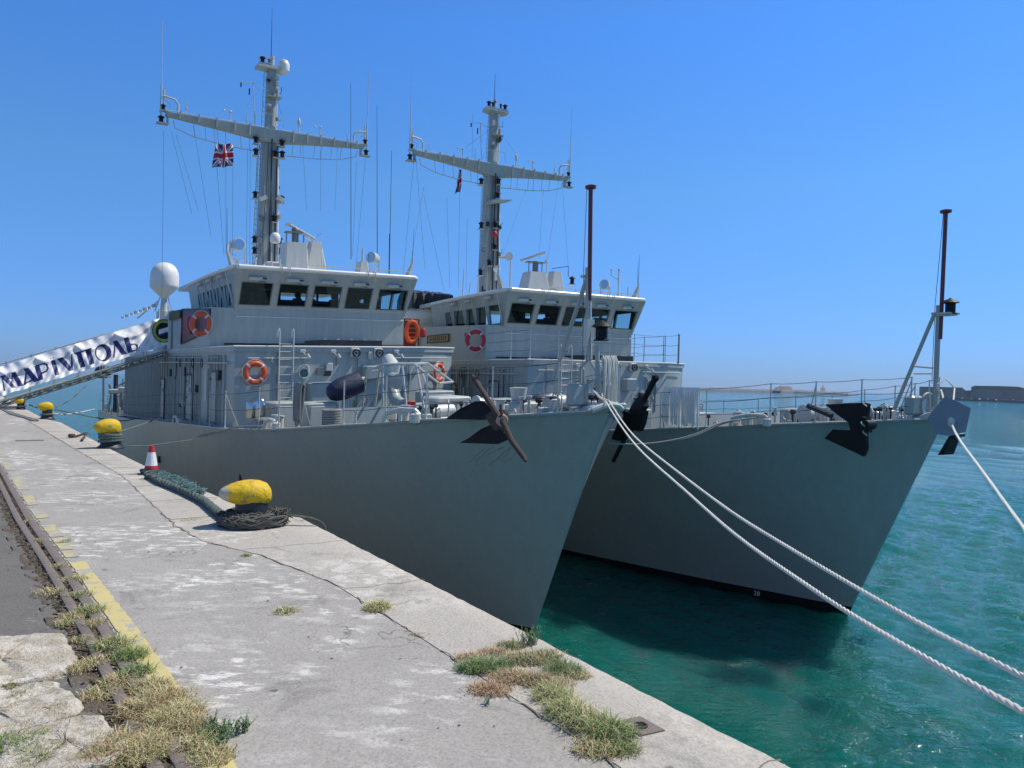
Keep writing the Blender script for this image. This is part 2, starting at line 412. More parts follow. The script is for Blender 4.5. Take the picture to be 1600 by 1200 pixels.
M['railsteel']=plain('rusty_crane_rail',(.195,.158,.13),.7,scale=11,var=.35,bd=.006)
M['yline']=yellow('worn_yellow_road_paint',(.64,.53,.22),.9,(.40,.37,.32),6.5,.53,.60,.004)
M['yfaint']=yellow('faded_yellow_road_paint',(.58,.49,.22),1,(.385,.36,.315),7,.44,.52,.004)
def strip(name,fa,fb,s0,s1,z,mat,n=240,cols=4,jit=0,kind=True,skirt=0,zn=0,zfn=None):
    mb=MB();rng=random.Random(3);rows=[]
    for k in range(n+1):
        # finer spacing close to the camera
        s=lerp(s0,s1,k/n) if s1-s0<30 else s0+(s1-s0)*(k/n)
        a=fa(s)+(rng.uniform(-jit,jit) if jit else 0);b=fb(s);row=[]
        if skirt: row.append((s,a+.004,z-skirt));row.append((s,a,z-.018))
        for j in range(cols+1):
            t=lerp(a-(.02 if skirt else 0),b,j/cols);zz=z+(zfn(s,t) if zfn else 0)+(rng.uniform(-zn,zn) if zn else 0);row.append((s,t,zz))
        rows.append(row)
    mb.f=Q;mb.loft(rows,False,False);o=mb.build(name,mat,ang=50)
    if kind: struct(o)
    return o
ed=lambda s:interp(s,EDGE);cu=lambda s:interp(s,CURB);ra=lambda s:interp(s,RAIL)
strip('quay_coping',ed,cu,-20,60,QZ,'coping',n=900,cols=3,jit=.007,skirt=.16)
strip('quay_apron',lambda s:cu(s)+.02,lambda s:ra(s)+.0,-20,60,QZ-.004,'apron',n=300,cols=4)
strip('road',lambda s:ra(s)-.235+.012*math.sin(s*7)+.01*math.sin(s*19),lambda s:ra(s)-30,-20,60,QZ-.012,'asphalt',n=160,cols=10)
strip('rail_bed',lambda s:ra(s)+.01,lambda s:ra(s)-.32,-20,60,QZ-.016,'dirt',n=600,cols=8,zn=.018)
qb=MB(Q);pl_=[(s,t) for s,t in EDGE]+[(60,-60),(-60,-60)]
qb.prism([(s,t-.012 if t>-50 else t) for s,t in pl_],-4,QZ-.10);struct(qb.build('quay','coping'))
# stone joints across the coping and along the apron (real grooves filled with dirt)
jb=MB(Q);rng=random.Random(5)
s=-3.3
while s<20:
    a=ed(s)-.03;b=cu(s)
    jb.hexa([(s+rng.uniform(-.01,.01),a,QZ-.01),(s+.014,a,QZ-.01),(s+.02,b,QZ-.01),(s+rng.uniform(-.01,.0),b,QZ-.01),(s,a,QZ+.0015),(s+.012,a,QZ+.0015),(s+.018,b,QZ+.0015),(s,b,QZ+.0015)])
    s+=rng.uniform(.9,1.5)
struct(jb.build('coping_joints','dirt'))
M['seam']=plain('sandy_joint',(.22,.19,.145),.95,scale=15,var=.4)
jb=MB(Q)
for s in (-10.3,-6.9,-5.2):
    jb.loft([[(s+.02*math.sin(k*1.3)+k*.004,lerp(ed(s),cu(s),k/12),QZ+.0012),(s+.009+.02*math.sin(k*1.3)+k*.004+.004*math.sin(k*3),lerp(ed(s),cu(s),k/12),QZ+.0012)] for k in range(13)],False,False)
struct(jb.build('coping_cracks','seam'))
def mark(name,pts,mat,z,th=.0015,w=.03):
    mb=MB(Q)
    L=[(s,t+w/2+rng.uniform(-.006,.006),z) for s,t in pts];Rr=[(s,t-w/2+rng.uniform(-.006,.006),z) for s,t in pts]
    rows=[[a,b] for a,b in zip(L,Rr)];mb.loft(rows,False,False);return struct(mb.build(name,mat))
M['seam']=plain('sandy_joint',(.20,.165,.12),.95,scale=15,var=.4)
k0=0
for k1 in (22,31,47,70,78,101,120,131,160,178,200,215,260,300,330):
    if k1-k0>4: mark('apron_joint',[(s,cu(s)+.01*math.sin(s*9)+.012*math.sin(s*23+1)+rng.uniform(-.012,.012)) for s in [-10.6+.08*k for k in range(k0,k1-2)]],'seam',QZ+.002,w=rng.choice((.006,.009,.014)))
    k0=k1
# painted yellow line: solid nearby, worn blocks further away
def yseg(name,s0,s1,mat,off=.03,wid=.085):
    n=max(3,int((s1-s0)/.06));mb=MB(Q);rows=[]
    for k in range(n+1):
        s=lerp(s0,s1,k/n);c=ra(s)+off;rows.append([(s,c+wid+rng.uniform(-.006,.006),QZ+.001),(s,c+wid*.5,QZ+.001),(s,c+rng.uniform(-.006,.006),QZ+.001)])
    mb.loft(rows,False,False);return struct(mb.build(name,mat))
yseg('yellow_line',-8.45,-4.95,'yline',.02,.115)
yseg('yellow_line',-9.6,-8.62,'yline',.02,.12)
YS=((-4.75,-4.55,.16),(-4.4,-4.2,.16),(-4.05,-3.9,.2),(-3.75,-3.3,.22),(-2.6,-2.2,.25),(-1.6,-1.0,.2),(-.2,.9,.3),(2.2,3.1,.3),(4.4,5.4,.35),(7,8.5,.3))
for k_,(s0,s1,wd) in enumerate(YS):
    yseg('yellow_line',s0,min(s1+.25,YS[k_+1][0]-.03 if k_+1<len(YS) else 99),'yfaint',.02,.07+wd*.22)
# crane rail: two parallel weathered bars with a slot, long thing set in the ground
def bar(w0,w1,name,s0=-9.9,s1=42):
    mb=MB(Q);rows=[]
    n=520
    for k in range(n+1):
        s=lerp(s0,s1,k/n);c=ra(s);j=rng.uniform(-.003,.003)
        rows.append([(s,c+w0+j,QZ-.08),(s,c+w0+j,QZ+.002),(s,c+w0-.006,QZ+.005),(s,c+w1+.006,QZ+.005),(s,c+w1,QZ+.002),(s,c+w1,QZ-.08)])
    mb.loft(rows,True,True);return mb
rt_=thing('crane_rail',Q(-5,-10.6),'rusty brown crane rail with a slot, sunk in the quay beside the yellow line','rail')
for a_,b_ in ((-.005,-.075),(-.112,-.172)): bar(a_,b_,'rail_bar').build('rail_bar','railsteel',rt_)
# steel plates let into the apron, a cleat box at the edge
hb=MB(Q);hb.hexa([(8.0,-10.8,QZ-.01),(8.0,-10.25,QZ-.01),(8.25,-10.25,QZ-.01),(8.25,-10.8,QZ-.01),(8.0,-10.8,QZ+.006),(8.0,-10.25,QZ+.006),(8.25,-10.25,QZ+.006),(8.25,-10.8,QZ+.006)])
tag(hb.build('drain_cover','railsteel'),'narrow dark drain cover set across the far part of the quay apron','drain cover')
hb=MB(Q);hb.prism([(-9.83,-8.36),(-9.66,-8.36),(-9.64,-8.50),(-9.81,-8.50)],QZ-.01,QZ+.007)
o=thing('mooring_socket',Q(-9.74,-8.43),'small rusty steel plate with a round hole set in the edge stones','steel plate')
hb.build('plate','railsteel',o);hb=MB(Q)
hb.tube([(-9.74+.028*math.cos(a*.3),-8.43+.028*math.sin(a*.3),QZ+.009) for a in range(21)],.007,6);hb.build('rim','rust',o)
hb=MB(Q);hb.prism([(-9.74+.024*math.cos(a*.4),-8.43+.024*math.sin(a*.4)) for a in range(15)],QZ,QZ+.009);hb.build('hole','black',o)
# dark open pit beside the rail, broken concrete slab in the corner
pb=MB(Q);pb.prism([(-8.62,-10.41),(-8.62,-10.34),(-8.92,-10.28),(-9.02,-10.30),(-8.98,-10.37)],QZ-.05,QZ-.002)
tag(pb.build('broken_drain_hole','black'),'open black hole between dry weeds at the near end of the rail','hole')
def chunk(name,pts,h,label,seed):
    r=random.Random(seed);mb=MB(Q);cx=sum(p[0] for p in pts)/len(pts);cy=sum(p[1] for p in pts)/len(pts)
    # subdivide outline and build rings toward the centre with a rough top
    out=[]
    for a_,b_ in zip(pts,pts[1:]+pts[:1]):
        n=max(2,int(math.dist(a_,b_)/.035))
        for k in range(n): out.append((lerp(a_[0],b_[0],k/n)+r.uniform(-.012,.012),lerp(a_[1],b_[1],k/n)+r.uniform(-.012,.012)))
    rings=[[(x,y,QZ-.08) for x,y in out],[(x,y,QZ+h-.012+r.uniform(-.01,.008)) for x,y in out]]
    for f_ in (.95,.86,.74,.6,.45,.3,.15,.03): rings.append([(lerp(cx,x,f_)+r.uniform(-.008,.008)*f_,lerp(cy,y,f_)+r.uniform(-.008,.008)*f_,QZ+h+r.uniform(-.007,.007)+.006*math.sin(x*23)*math.cos(y*19)) for x,y in out])
    mb.loft(rings,True);return tag(mb.build(name,'slab',ang=60),label,'concrete slab',None)
chunk('concrete_slab',[(-6.90,-11.5),(-6.86,-10.98),(-6.98,-10.67),(-7.45,-10.63),(-7.66,-10.70),(-7.72,-10.9),(-7.6,-11.5)],.028,'pale rough concrete slab at the lower left against the crane rail',1)
chunk('concrete_slab',[(-7.72,-11.5),(-7.70,-10.98),(-7.78,-10.74),(-8.15,-10.64),(-8.35,-10.74),(-8.3,-11.5)],.016,'cracked tan concrete slab in front of the pale one, weeds on its edges',2)
chunk('concrete_slab',[(-8.38,-10.98),(-8.22,-10.78),(-8.36,-10.60),(-8.7,-10.52),(-8.86,-10.6),(-8.82,-11.0)],.03,'broken grey lump of concrete nearest the camera beside the brown weeds',3)
chunk('concrete_slab',[(-8.40,-11.5),(-8.36,-11.06),(-8.9,-11.05),(-9.3,-11.0),(-9.4,-11.5)],.008,'low broken slab under the green grass in the bottom left corner',4)
# ---------------------------------------------------------------- weeds
def blades(mb,c,rad,n,h,rng,lean=.5,wd=.004,ncol=3,flat=1.0,el=1.0,frame_ang=0):
    wd*=.5
    for _ in range(int(n*2.6)):
        a=rng.uniform(0,6.283);r=rad*(rng.random()**.62)*(1.0 if rng.random()<.88 else rng.uniform(1,1.7));x=c[0]+r*math.cos(a)*el;y=c[1]+r*math.sin(a)
        z=c[2]-.004;hh=h*rng.uniform(.35,1.1)*max(.3,1-.45*(r/rad));b=rng.uniform(0,6.283);l=hh*lean*rng.uniform(.3,3.0);hh*=rng.choice((.45,.7,1,1))
        dx,dy=math.cos(b)*l,math.sin(b)*l;wx,wy=-math.sin(b)*wd*rng.uniform(.6,1.5),math.cos(b)*wd
        k=len(mb.v);mb.cur=rng.randrange(ncol)
        kx,ky=rng.uniform(-.25,.25)*hh,rng.uniform(-.25,.25)*hh
        P=[(x-wx,y-wy,z),(x+wx,y+wy,z),(x+dx*.3+wx*.9+kx,y+dy*.3+wy*.9+ky,z+hh*.6),(x+dx*.3-wx*.9+kx,y+dy*.3-wy*.9+ky,z+hh*.6),(x+dx*.75+wx*.5+kx,y+dy*.75+wy*.5,z+hh*.92),(x+dx*.75-wx*.5+kx,y+dy*.75-wy*.5,z+hh*.92),(x+dx*1.2,y+dy*1.2,z+hh*.78)]
        mb.add(P,[(0,1,2,3),(3,2,4,5),(5,4,6)])
def leafy(mb,c,n,h,rng,ncol=3,ls=.011):
    for _ in range(n):
        b=rng.uniform(0,6.283);L=h*rng.uniform(.5,1.1);ln=rng.uniform(.25,.9)
        p0=Vector(c)+Vector((rng.uniform(-.02,.02),rng.uniform(-.02,.02),0));d=Vector((math.cos(b)*ln,math.sin(b)*ln,1)).normalized()
        mb.cur=rng.randrange(ncol);mb.tube([p0,p0+d*L*.5,p0+d*L+Vector((0,0,-.1*L))],[.0025,.0018,.0008],4)
        for k in range(int(10+L*60)):
            q_=p0+d*L*rng.uniform(.25,1);o=Vector((rng.uniform(-1,1),rng.uniform(-1,1),rng.uniform(-.3,1))).normalized()*ls*rng.uniform(.6,1.6)
            sd_=o.cross(Vector((0,0,1)))
            if sd_.length<1e-4: continue
            sd_=sd_.normalized()*ls*.3
            mb.add([tuple(q_),tuple(q_+o*.5+sd_),tuple(q_+o),tuple(q_+o*.5-sd_)],[(0,1,2,3)])
M['g1']=plain('green_grass',(.16,.24,.06),.7,scale=8,var=.3);M['g2']=plain('olive_grass',(.32,.34,.13),.75,scale=8,var=.25)
M['g3']=plain('straw_grass',(.62,.54,.30),.8,scale=8,var=.2);M['g4']=plain('brown_dry_weed',(.46,.32,.17),.85,scale=8,var=.3)
M['g5']=plain('sea_green_weed',(.15,.23,.12),.7,scale=8,var=.25);M['g6']=plain('rose_dry_weed',(.50,.33,.23),.85,scale=8,var=.25)
GM=['g1','g2','g3','g4','g5','g6']
class Pick:
    def __init__(s,r,l): s.r=r;s.l=l
    def randrange(s,n): return s.r.choice(s.l)
    def __getattr__(s,k): return getattr(s.r,k)
def patch(mb,px,py,rad,n,h,cols,seed,lean=.6,wd=.0035,el=1,z=QZ):
    r=random.Random(seed);g=G(px,py,z);blades(mb,(g.x,g.y,g.z),rad,n,h,Pick(r,cols),lean,wd,el=el)
wm=MB()
for k,(px,py,rad,n,h,cl) in enumerate([
 (118,905,.10,120,.05,[1,2]),(95,885,.07,80,.045,[1,2,3]),(80,925,.12,130,.05,[1,2,3]),(105,845,.07,60,.04,[1,2]),(60,845,.06,50,.04,[1,2]),(44,815,.06,40,.04,[1,2]),
 (125,930,.09,110,.05,[1,2,0]),(140,955,.10,190,.07,[0,1,2]),(112,965,.09,130,.05,[1,2,3]),(148,975,.07,120,.05,[1,2,3]),(100,975,.06,80,.045,[1,2]),
 (175,1010,.11,260,.085,[0,1,2]),(205,1025,.10,200,.075,[0,1,0]),(150,1035,.08,110,.05,[1,3,2]),(120,1045,.09,120,.045,[1,3,2]),
 (215,1050,.09,150,.07,[0,1,4]),(185,1065,.09,140,.06,[1,2,3]),(155,1085,.10,130,.05,[1,2,3]),(235,1075,.10,260,.07,[3,2,1]),
 (255,1095,.12,420,.085,[3,3,2,1]),(225,1110,.12,380,.08,[3,2,1,3]),(285,1115,.10,330,.08,[3,2,2,1]),(265,1130,.12,420,.085,[3,2,1]),(300,1135,.09,230,.07,[3,2]),
 (175,1170,.12,420,.08,[3,3,2,1]),(215,1180,.12,420,.08,[3,2,1]),(150,1190,.1,300,.07,[3,3,1]),(240,1160,.09,260,.07,[3,2,1]),(330,1150,.07,130,.07,[0,4,1]),
 (25,1170,.14,520,.07,[0,0,1,0]),(60,1190,.12,380,.06,[0,1,0]),(10,1075,.06,120,.05,[1,0,3]),(28,1090,.06,120,.04,[1,3]),(85,1110,.05,60,.04,[3,2]),(5,1140,.05,60,.04,[3]),
 (310,1165,.09,160,.06,[3,2,1]),(330,1185,.10,200,.06,[2,3,1]),(128,1000,.06,70,.045,[1,2]),(70,1060,.05,60,.03,[1,3])]):
    patch(wm,px,py,rad,n,h,cl,k+10)
r=random.Random(2)
for px,py in ((335,1140),(350,1145),(368,1148),(385,1142),(345,1165)):
    g=G(px,py);leafy(wm,tuple(g),12,.085,Pick(r,[4,0,4]))
tag(wm.build('rail_weeds',GM),'dry brown and green weeds growing along the sunken crane rail','weeds',kind='stuff')
wm=MB()
for k,(px,py,rad,n,h,cl,el) in enumerate([
 (735,1028,.07,160,.05,[5,3,2],1.4),(770,1020,.07,170,.05,[3,5,2],1.4),(800,1010,.07,170,.06,[1,4,3],1.3),(765,1043,.11,420,.075,[0,0,1,4],1.2),(740,1045,.08,250,.07,[0,1,4],1.2),
 (820,1032,.10,330,.07,[1,2,3,4],1.3),(850,1030,.10,330,.07,[1,4,2,3],1.2),(880,1048,.09,280,.07,[1,4,0],1.3),(900,1056,.07,150,.05,[2,3,1],1.3),(800,1060,.10,380,.06,[5,3,2,3],1.3),(765,1078,.09,330,.05,[5,3,3],1.3),(835,1065,.09,330,.07,[5,3,1],1.2),(865,1090,.10,360,.085,[1,2,1],1.1),
 (885,1115,.10,360,.10,[2,1,2,0],1.1),(910,1130,.10,380,.11,[2,2,1,0],1.1),(940,1145,.10,380,.10,[0,1,0,2],1.1),(960,1150,.09,300,.09,[0,1,4],1.1),(935,1172,.09,260,.06,[1,2,3],1.3),(970,1172,.07,170,.06,[0,1],1.3),(870,1068,.08,140,.05,[2,3],1.4)]):
    patch(wm,px,py,rad,n,h,cl,k+60,el=el)
r=random.Random(4)
for px,py in ((828,1008),(830,1004),(834,1006),(815,1006)):
    g=G(px,py);leafy(wm,tuple(g),9,.12,Pick(r,[4,0]),ls=.010)
for px,py in ((905,1050),(880,1040),(860,1022),(720,1050),(760,1100)):
    g=G(px,py);leafy(wm,tuple(g),6,.055,Pick(r,[4,0]),ls=.009)
tag(wm.build('quay_edge_weeds',GM),'mixed green and straw coloured weeds spreading over the edge stones of the quay','weeds',kind='stuff')
wm=MB();patch(wm,590,950,.10,330,.07,[2,2,1],301)
tag(wm.build('grass_tuft','g1 g2 g3 g4 g5 g6'.split()),'straw coloured grass tuft alone on the pavement, right of the fainter one','grass tuft')
wm=MB();patch(wm,447,955,.09,110,.05,[2,1],303)
tag(wm.build('grass_tuft','g1 g2 g3 g4 g5 g6'.split()),'thin pale grass tuft on the pavement, left of the thicker one','grass tuft')
wm=MB();patch(wm,385,868,.05,60,.03,[1,0],304);patch(wm,298,812,.12,60,.03,[2,1],305);patch(wm,650,992,.05,30,.02,[1],306)
tag(wm.build('crack_weeds','g1 g2 g3 g4 g5 g6'.split()),'small weeds in the joint of the quay near the first yellow bollard','weeds',kind='stuff')
# pebbles and crumbs of concrete
pbm=MB();r=random.Random(9)
for _ in range(420):
    s=-10.5+12*r.random()**1.5;t=r.uniform(cu(s)-.15,ra(s)-.6) if r.random()<.15 else ra(s)+r.gauss(-.18,.12)
    g=Q(s,t,QZ);rr=r.uniform(.003,.010);pbm.sph((g.x,g.y,g.z+rr*.3),rr,6,(1,r.uniform(.6,1),.6))
tag(pbm.build('pebbles','slab'),'loose crumbs of concrete and stone scattered over the quay','pebbles',kind='stuff')
cm=MB();r=random.Random(19)
for _ in range(4200):
    s=-10+13*r.random()**1.3;t=ra(s)+r.choice((-.093,-.19,-.215,-.23,-.093,.012,-.14,-.04))+r.gauss(0,.016)
    g=Q(s,t,QZ-.004);rr=r.uniform(.004,.014)
    cm.sph((g.x,g.y,g.z),rr,6,(r.uniform(.7,1.3),r.uniform(.7,1.3),.5))
tag(cm.build('soil_crumbs','dirt'),'brown soil and litter filling the grooves of the crane rail','soil',kind='stuff')
# ---------------------------------------------------------------- far shore
def ridge(name,mat,pts,depth,label,cat,step=4,jit=.4,seed=1):
    """pts: (px, base_y, top_y) seen outline; real block standing on the water"""
    r=random.Random(seed);rows=[]
    P=[]
    for (x0,b0,t0),(x1,b1,t1) in zip(pts,pts[1:]):
        n=max(1,int((x1-x0)/step))
        for k in range(n): P.append((lerp(x0,x1,k/n),lerp(b0,b1,k/n),lerp(t0,t1,k/n)))
    P.append(pts[-1])
    for x,b,t in P:
        g=G(x,b,0);rr=ray(x,t);k=g.y;top=max(.4,H+rr.z*k+r.uniform(-jit,jit)*.5);d=Vector((g.x,g.y,0)).normalized()
        rows.append([tuple(g+Vector((0,0,-2))),tuple(g+d*depth*.05+Vector((0,0,top*.5+r.uniform(-jit,jit)*.3))),tuple(g+d*depth*.25+Vector((0,0,top*.96))),tuple(g+d*depth*.5+Vector((0,0,top))),tuple(g+d*depth+Vector((0,0,top*.9))),tuple(g+d*depth*1.05+Vector((0,0,-2)))])
    mb=MB();mb.loft(rows,True,False)
    o=mb.build(name,mat,ang=25)
    return tag(o,label,cat)
o=ridge('headland','rock',[(1080,610.5,606),(1120,611.5,605.5),(1180,613,608),(1240,614.5,609),(1290,616,611),(1325,617.2,613.5),(1342,617.5,616.5)],120,None,None,jit=1.2,seed=2);struct(o)
bm=MB()
def slabpx(mb,x0,x1,yb,yt,base_y,dep,xm=None):
    g0=G(x0,base_y,0);g1=G(x1,base_y,0);k=g0.y;zt=H+ray(x0,yt).z*k;zb=H+ray(x0,yb).z*k
    d=Vector((g0.x,g0.y,0)).normalized()*dep
    P=[g0,g1,g1+d,g0+d];mb.prism([(p.x,p.y) for p in P],zb,zt)
slabpx(bm,1210,1238,611,605,614,60);slabpx(bm,1216,1236,605,603,614,50)
tag(bm.build('fort_building','fort'),'wide flat topped building on the distant breakwater left of the small tower','building')
bm=MB();slabpx(bm,1282,1289,613,606,615.5,20);slabpx(bm,1284.5,1286.5,606,602,615.5,8);slabpx(bm,1285.2,1285.8,602,597.5,615.5,2)
tag(bm.build('beacon_tower','fort'),'small squat tower with a thin mast on the end of the distant breakwater','tower')
o=thing('sea_fort',G(1520,626,0),'low brown sea fort with a grassy top on the horizon at the right','fort')
def fortpart(name,mat,pts,off,dep,top0=None):
    mb=MB();rows=[]
    for x,b,t in pts:
        g=G(x,b,0);rr=ray(x,t);z=H+rr.z*g.y;d=Vector((g.x,g.y,0)).normalized();g=g+d*off
        z0=-2 if top0 is None else H+ray(x,top0).z*g.y
        rows.append([tuple(g+Vector((0,0,z0))),tuple(g+d*dep*.03+Vector((0,0,z))),tuple(g+d*dep+Vector((0,0,z))),tuple(g+d*dep+Vector((0,0,z0)))])
    mb.loft(rows,True,True);return mb.build(name,mat,o,ang=20)
fortpart('wall','fort',[(1436,622.7,604),(1470,623.8,604.6),(1503,625,605.5),(1508,625.3,610),(1515,625.5,610),(1522,626,608.6),(1600,629.6,609.8),(1680,633,612)],0,60)
fortpart('rampart','turf',[(1517,625.8,604.6),(1522,626,602.6),(1560,627.7,603),(1590,629,604),(1604,629.7,607.5),(1680,633,611)],6,50,612)
fortpart('quay_wall','rock',[(1480,625,620.5),(1540,627,622.5),(1600,630,626),(1680,634,630)],-8,10)
for k,x in enumerate(range(1490,1600,13)):
    mb=MB();yb=lerp(625.4,629.8,(x-1490)/110);slabpx(mb,x,x+3.2,yb-2.5,yb-4.6,yb,4);mb.build('shed','white' if k%2 else 'turf',o)

# ---------------------------------------------------------------- sea air
if HAZE:
    hb=MB();hb.box((0,2450,16),(5200,5500,34));ho=hb.build('haze','white')
    m,nt=mk('haze_air');pv=nd(nt,'ShaderNodeVolumePrincipled');pv.inputs['Color'].default_value=(.72,.86,1,1);pv.inputs['Density'].default_value=HAZE;pv.inputs['Anisotropy'].default_value=.3
    on=nd(nt,'ShaderNodeOutputMaterial');nt.links.new(pv.outputs[0],on.inputs['Volume']);ho.data.materials.clear();ho.data.materials.append(m)
    ho['kind']='stuff';ho['label']='pale blue sea haze over the distant breakwater and fort';ho['category']='haze'
# ---------------------------------------------------------------- hull form tables
TD=[(0,0.02),(.08,.10),(.25,.30),(.6,.72),(1.2,1.38),(1.8,1.98),(2.5,2.62),(3.25,3.12),(4.2,3.49),(5.7,3.98),(7,4.3),(10,4.65),(14,4.88),(20,5.1),(30,5.15),(40,5.0),(51,4.6)]
ZD=[(0,5.78),(.08,5.72),(.6,5.68),(1.2,5.62),(2.5,5.50),(3.2,5.45),(4.2,5.33),(5.7,5.19),(7.6,5.0),(10,4.80),(13.5,4.58),(17,4.45),(24,4.13),(31.6,3.70),(40,3.4),(51,3.1)]
TW=[(2.6,.01),(3.2,.28),(4.8,.85),(6.7,1.58),(9.1,2.38),(12.1,3.42),(16,4.25),(22,4.75),(40,4.85),(51,4.3)]
td=lambda s:interp(s,TD);zd=lambda s:interp(s,ZD);tw=lambda s:interp(s,TW)
SDS=[0,.04,.08,.16,.25,.4,.6,.85,1.2,1.6,2.05,2.5,2.9,3.25,3.7,4.2,4.9,5.7,6.4,7,8,9,10,12,14,17,20,25,30,35,40,45,51]
def hullpt(sd,v,side=-1,out=0):
    """v=0 at the water, 1 at the deck edge, below 0 under water"""
    sw=2.6+sd*(17.6/20.2) if sd<20 else 20+(sd-20)*1.0
    tD,zD,tW=td(sd),zd(sd),tw(sw)
    if v<0: k=-v;return (sw+k*.8*(1 if sd<10 else 0),side*(tW*(1-.45*k)+out),-1.8*k)
    s=lerp(sw,sd,v);z=zD*v
    t=lerp(tW,tD,v**1.18);return (s,side*(t+out),z)
def hull_t(s,z):
    """half breadth at a station and height by search"""
    best=s
    lo,hi=0.,51.
    for _ in range(40):
        m_=(lo+hi)/2;v=z/zd(m_);ss=hullpt(m_,v)[0]
        if ss<s: lo=m_
        else: hi=m_
    v=z/zd(lo);return abs(hullpt(lo,v)[1]),lo,v
def ship(i,label):
    f=SF[i];o=f(20,0,0)
    root=thing('minehunter',o,label,'warship','grey minehunters moored side by side')
    def mb(): return MB(f)
    AA=lambda px,py,**k:A(i,px,py,**k)
    # hull skin, dark band at the water, deck
    VS=[.05,.1,.18,.28,.4,.52,.64,.76,.86,.94,1.0]
    h=mb()
    ring=[]
    for v in VS:
        port=[hullpt(s,v,1) for s in SDS];st=[hullpt(s,v,-1) for s in SDS]
        ring.append(list(reversed(st))+port)
    h.loft(list(reversed(ring)),False,False);st=SDS[-1]
    h.add([ring[0][0],ring[0][-1],ring[-1][-1],ring[-1][0]],[(0,1,2,3)])
    hull=h.build('hull','hull',root,ang=50)
    h=mb();ring=[]
    for v in (-1,-.3,0,.05):
        ring.append([hullpt(s,v,-1,.002) for s in reversed(SDS)]+[hullpt(s,v,1,.002) for s in SDS])
    h.loft(list(reversed(ring)),False,False);h.build('boot_topping','boot',root,ang=50)
    h=mb();rows=[]
    for s in SDS: rows.append([(s,-td(s)+.02,zd(s)-.07),(s,td(s)-.02,zd(s)-.07)])
    h.loft(rows,False,False);h.build('deck','deck',root)
    # deck edge strip in paler paint, drawing the lit line along the edge
    h=mb()
    for a,b in ((.3,3.2),(4.6,9.2),(10.4,15.5),(15.5,40)):
        n=max(4,int((b-a)*3))
        for sd in (-1,1): h.tube([(lerp(a,b,k/n),sd*(td(lerp(a,b,k/n))-.012),zd(lerp(a,b,k/n))+.006) for k in range(n+1)],.022,6)
    h.build('deck_edge','greyl',root)
    # bow roller fairlead (rounded pale lip)
    h=mb();h.loft([[ (.12+.62*k/6, .42*math.sin(math.pi*j/10-math.pi/2)*(1-.1*k/6), zd(0)-.06+ (.15*math.cos(math.pi*j/10-math.pi/2))*(1-abs(k-3)/7)) for j in range(11)] for k in range(7)],False,False)
    h.tube([(.1,-.42,5.73),(.0,-.2,5.82),(-.02,0,5.85),(.0,.2,5.82),(.1,.42,5.73)],.07,8)
    h.build('bow_fairlead','greyl',root)
    h=mb();h.tube([(.45+.02,.30*math.sin(a),6.06-.30*math.cos(a)) for a in [k*math.pi/10 for k in range(20)]],.035,8,True)
    h.bbox((.6,-.42,6.05),(.25,.5,.5),.05);h.bbox((.6,.42,6.05),(.25,.3,.5),.05);h.build('fairlead_housing','grey',root)
    # hull fittings: overboard discharges, anchor pocket ring, weld lines
    h=mb()
    for s,z in ((25.5,2.6),(23.3,2.5),(12.6,3.0)):
        tt,_,_=hull_t(s,z);h.tube([(s,-tt+.03,z+.12),(s,-tt-.02,z+.12),(s,-tt-.02,z-.12),(s,-tt+.03,z-.12)],.05,8)
    h.parts('discharge_port','dark',root)
    h=mb();rs=random.Random(3+i)
    for k in range(9):
        lo=rs.uniform(1.2,1.9);v0=rs.uniform(.84,.88)
        h.tube([hullpt(lo+.12*j,v0-.02*j+.006*math.sin(j*2+k),-1,.003) for j in range(rs.randint(2,4))],.005,4)
    if i==0: h.build('anchor_scrapes','greyd',root)
    # panama chocks on the starboard deck edge and port side
    for s0,n in ((3.55,3),(9.1,2),(19.5,2)):
        for sd in ((-1,1) if s0<5 else (-1,)):
            h=mb();L=.62*n/2
            for a0 in range(n-1 if n>2 else 1):
                pass
            P=lambda s,z:(s,sd*(td(s)-.03),zd(s)+z)
            h.tube([P(s0-L*.5,0),P(s0-L*.5,.12),P(s0-L*.42,.22),P(s0,.27),P(s0+L*.42,.22),P(s0+L*.5,.12),P(s0+L*.5,0)],.06,8)
            if n>2: h.tube([P(s0,0),P(s0,.26)],.05,8)
            h.bbox((s0-L*.62,sd*(td(s0)-.1),zd(s0)+.1),(.2,.22,.3),.06);h.bbox((s0+L*.62,sd*(td(s0)-.1),zd(s0)+.1),(.2,.22,.3),.06)
            h.build('chock','greyl',root)
    # mooring bitts and windlass on the foredeck
    def bitts(s,t,z):
        h=mb();h.bbox((s,t,z+.04),(.75,.3,.08),.02)
        for d in (-.22,.22): h.cyl((s+d,t,z),(s+d,t,z+.42),.1,.1,14);h.cyl((s+d,t,z+.42),(s+d,t,z+.46),.125,.125,14)
        return h.build('bitts','greyl',root)
    for s,t in ((4.3,-2.6),(4.3,2.6),(9.7,-4.1),(2.2,-1.5)): bitts(s,t,zd(s)-.07)
    h=mb();z=zd(3.2)-.07
    h.bbox((3.3,0,z+.2),(.9,1.6,.4),.06)
    for sd in (-1,1): h.cyl((3.2,sd*.95,z+.32),(3.2,sd*1.35,z+.32),.2,.2,16);h.cyl((3.2,sd*1.35,z+.32),(3.2,sd*1.4,z+.32),.26,.26,16)
    h.cyl((3.0,-.3,z+.4),(3.0,-.3,z+.75),.16,.22,14);h.build('windlass','greyl',root)
    # long breakwater plate and lockers in front of the deckhouse
    r=random.Random(20+i)
    h=mb();z=zd(6)
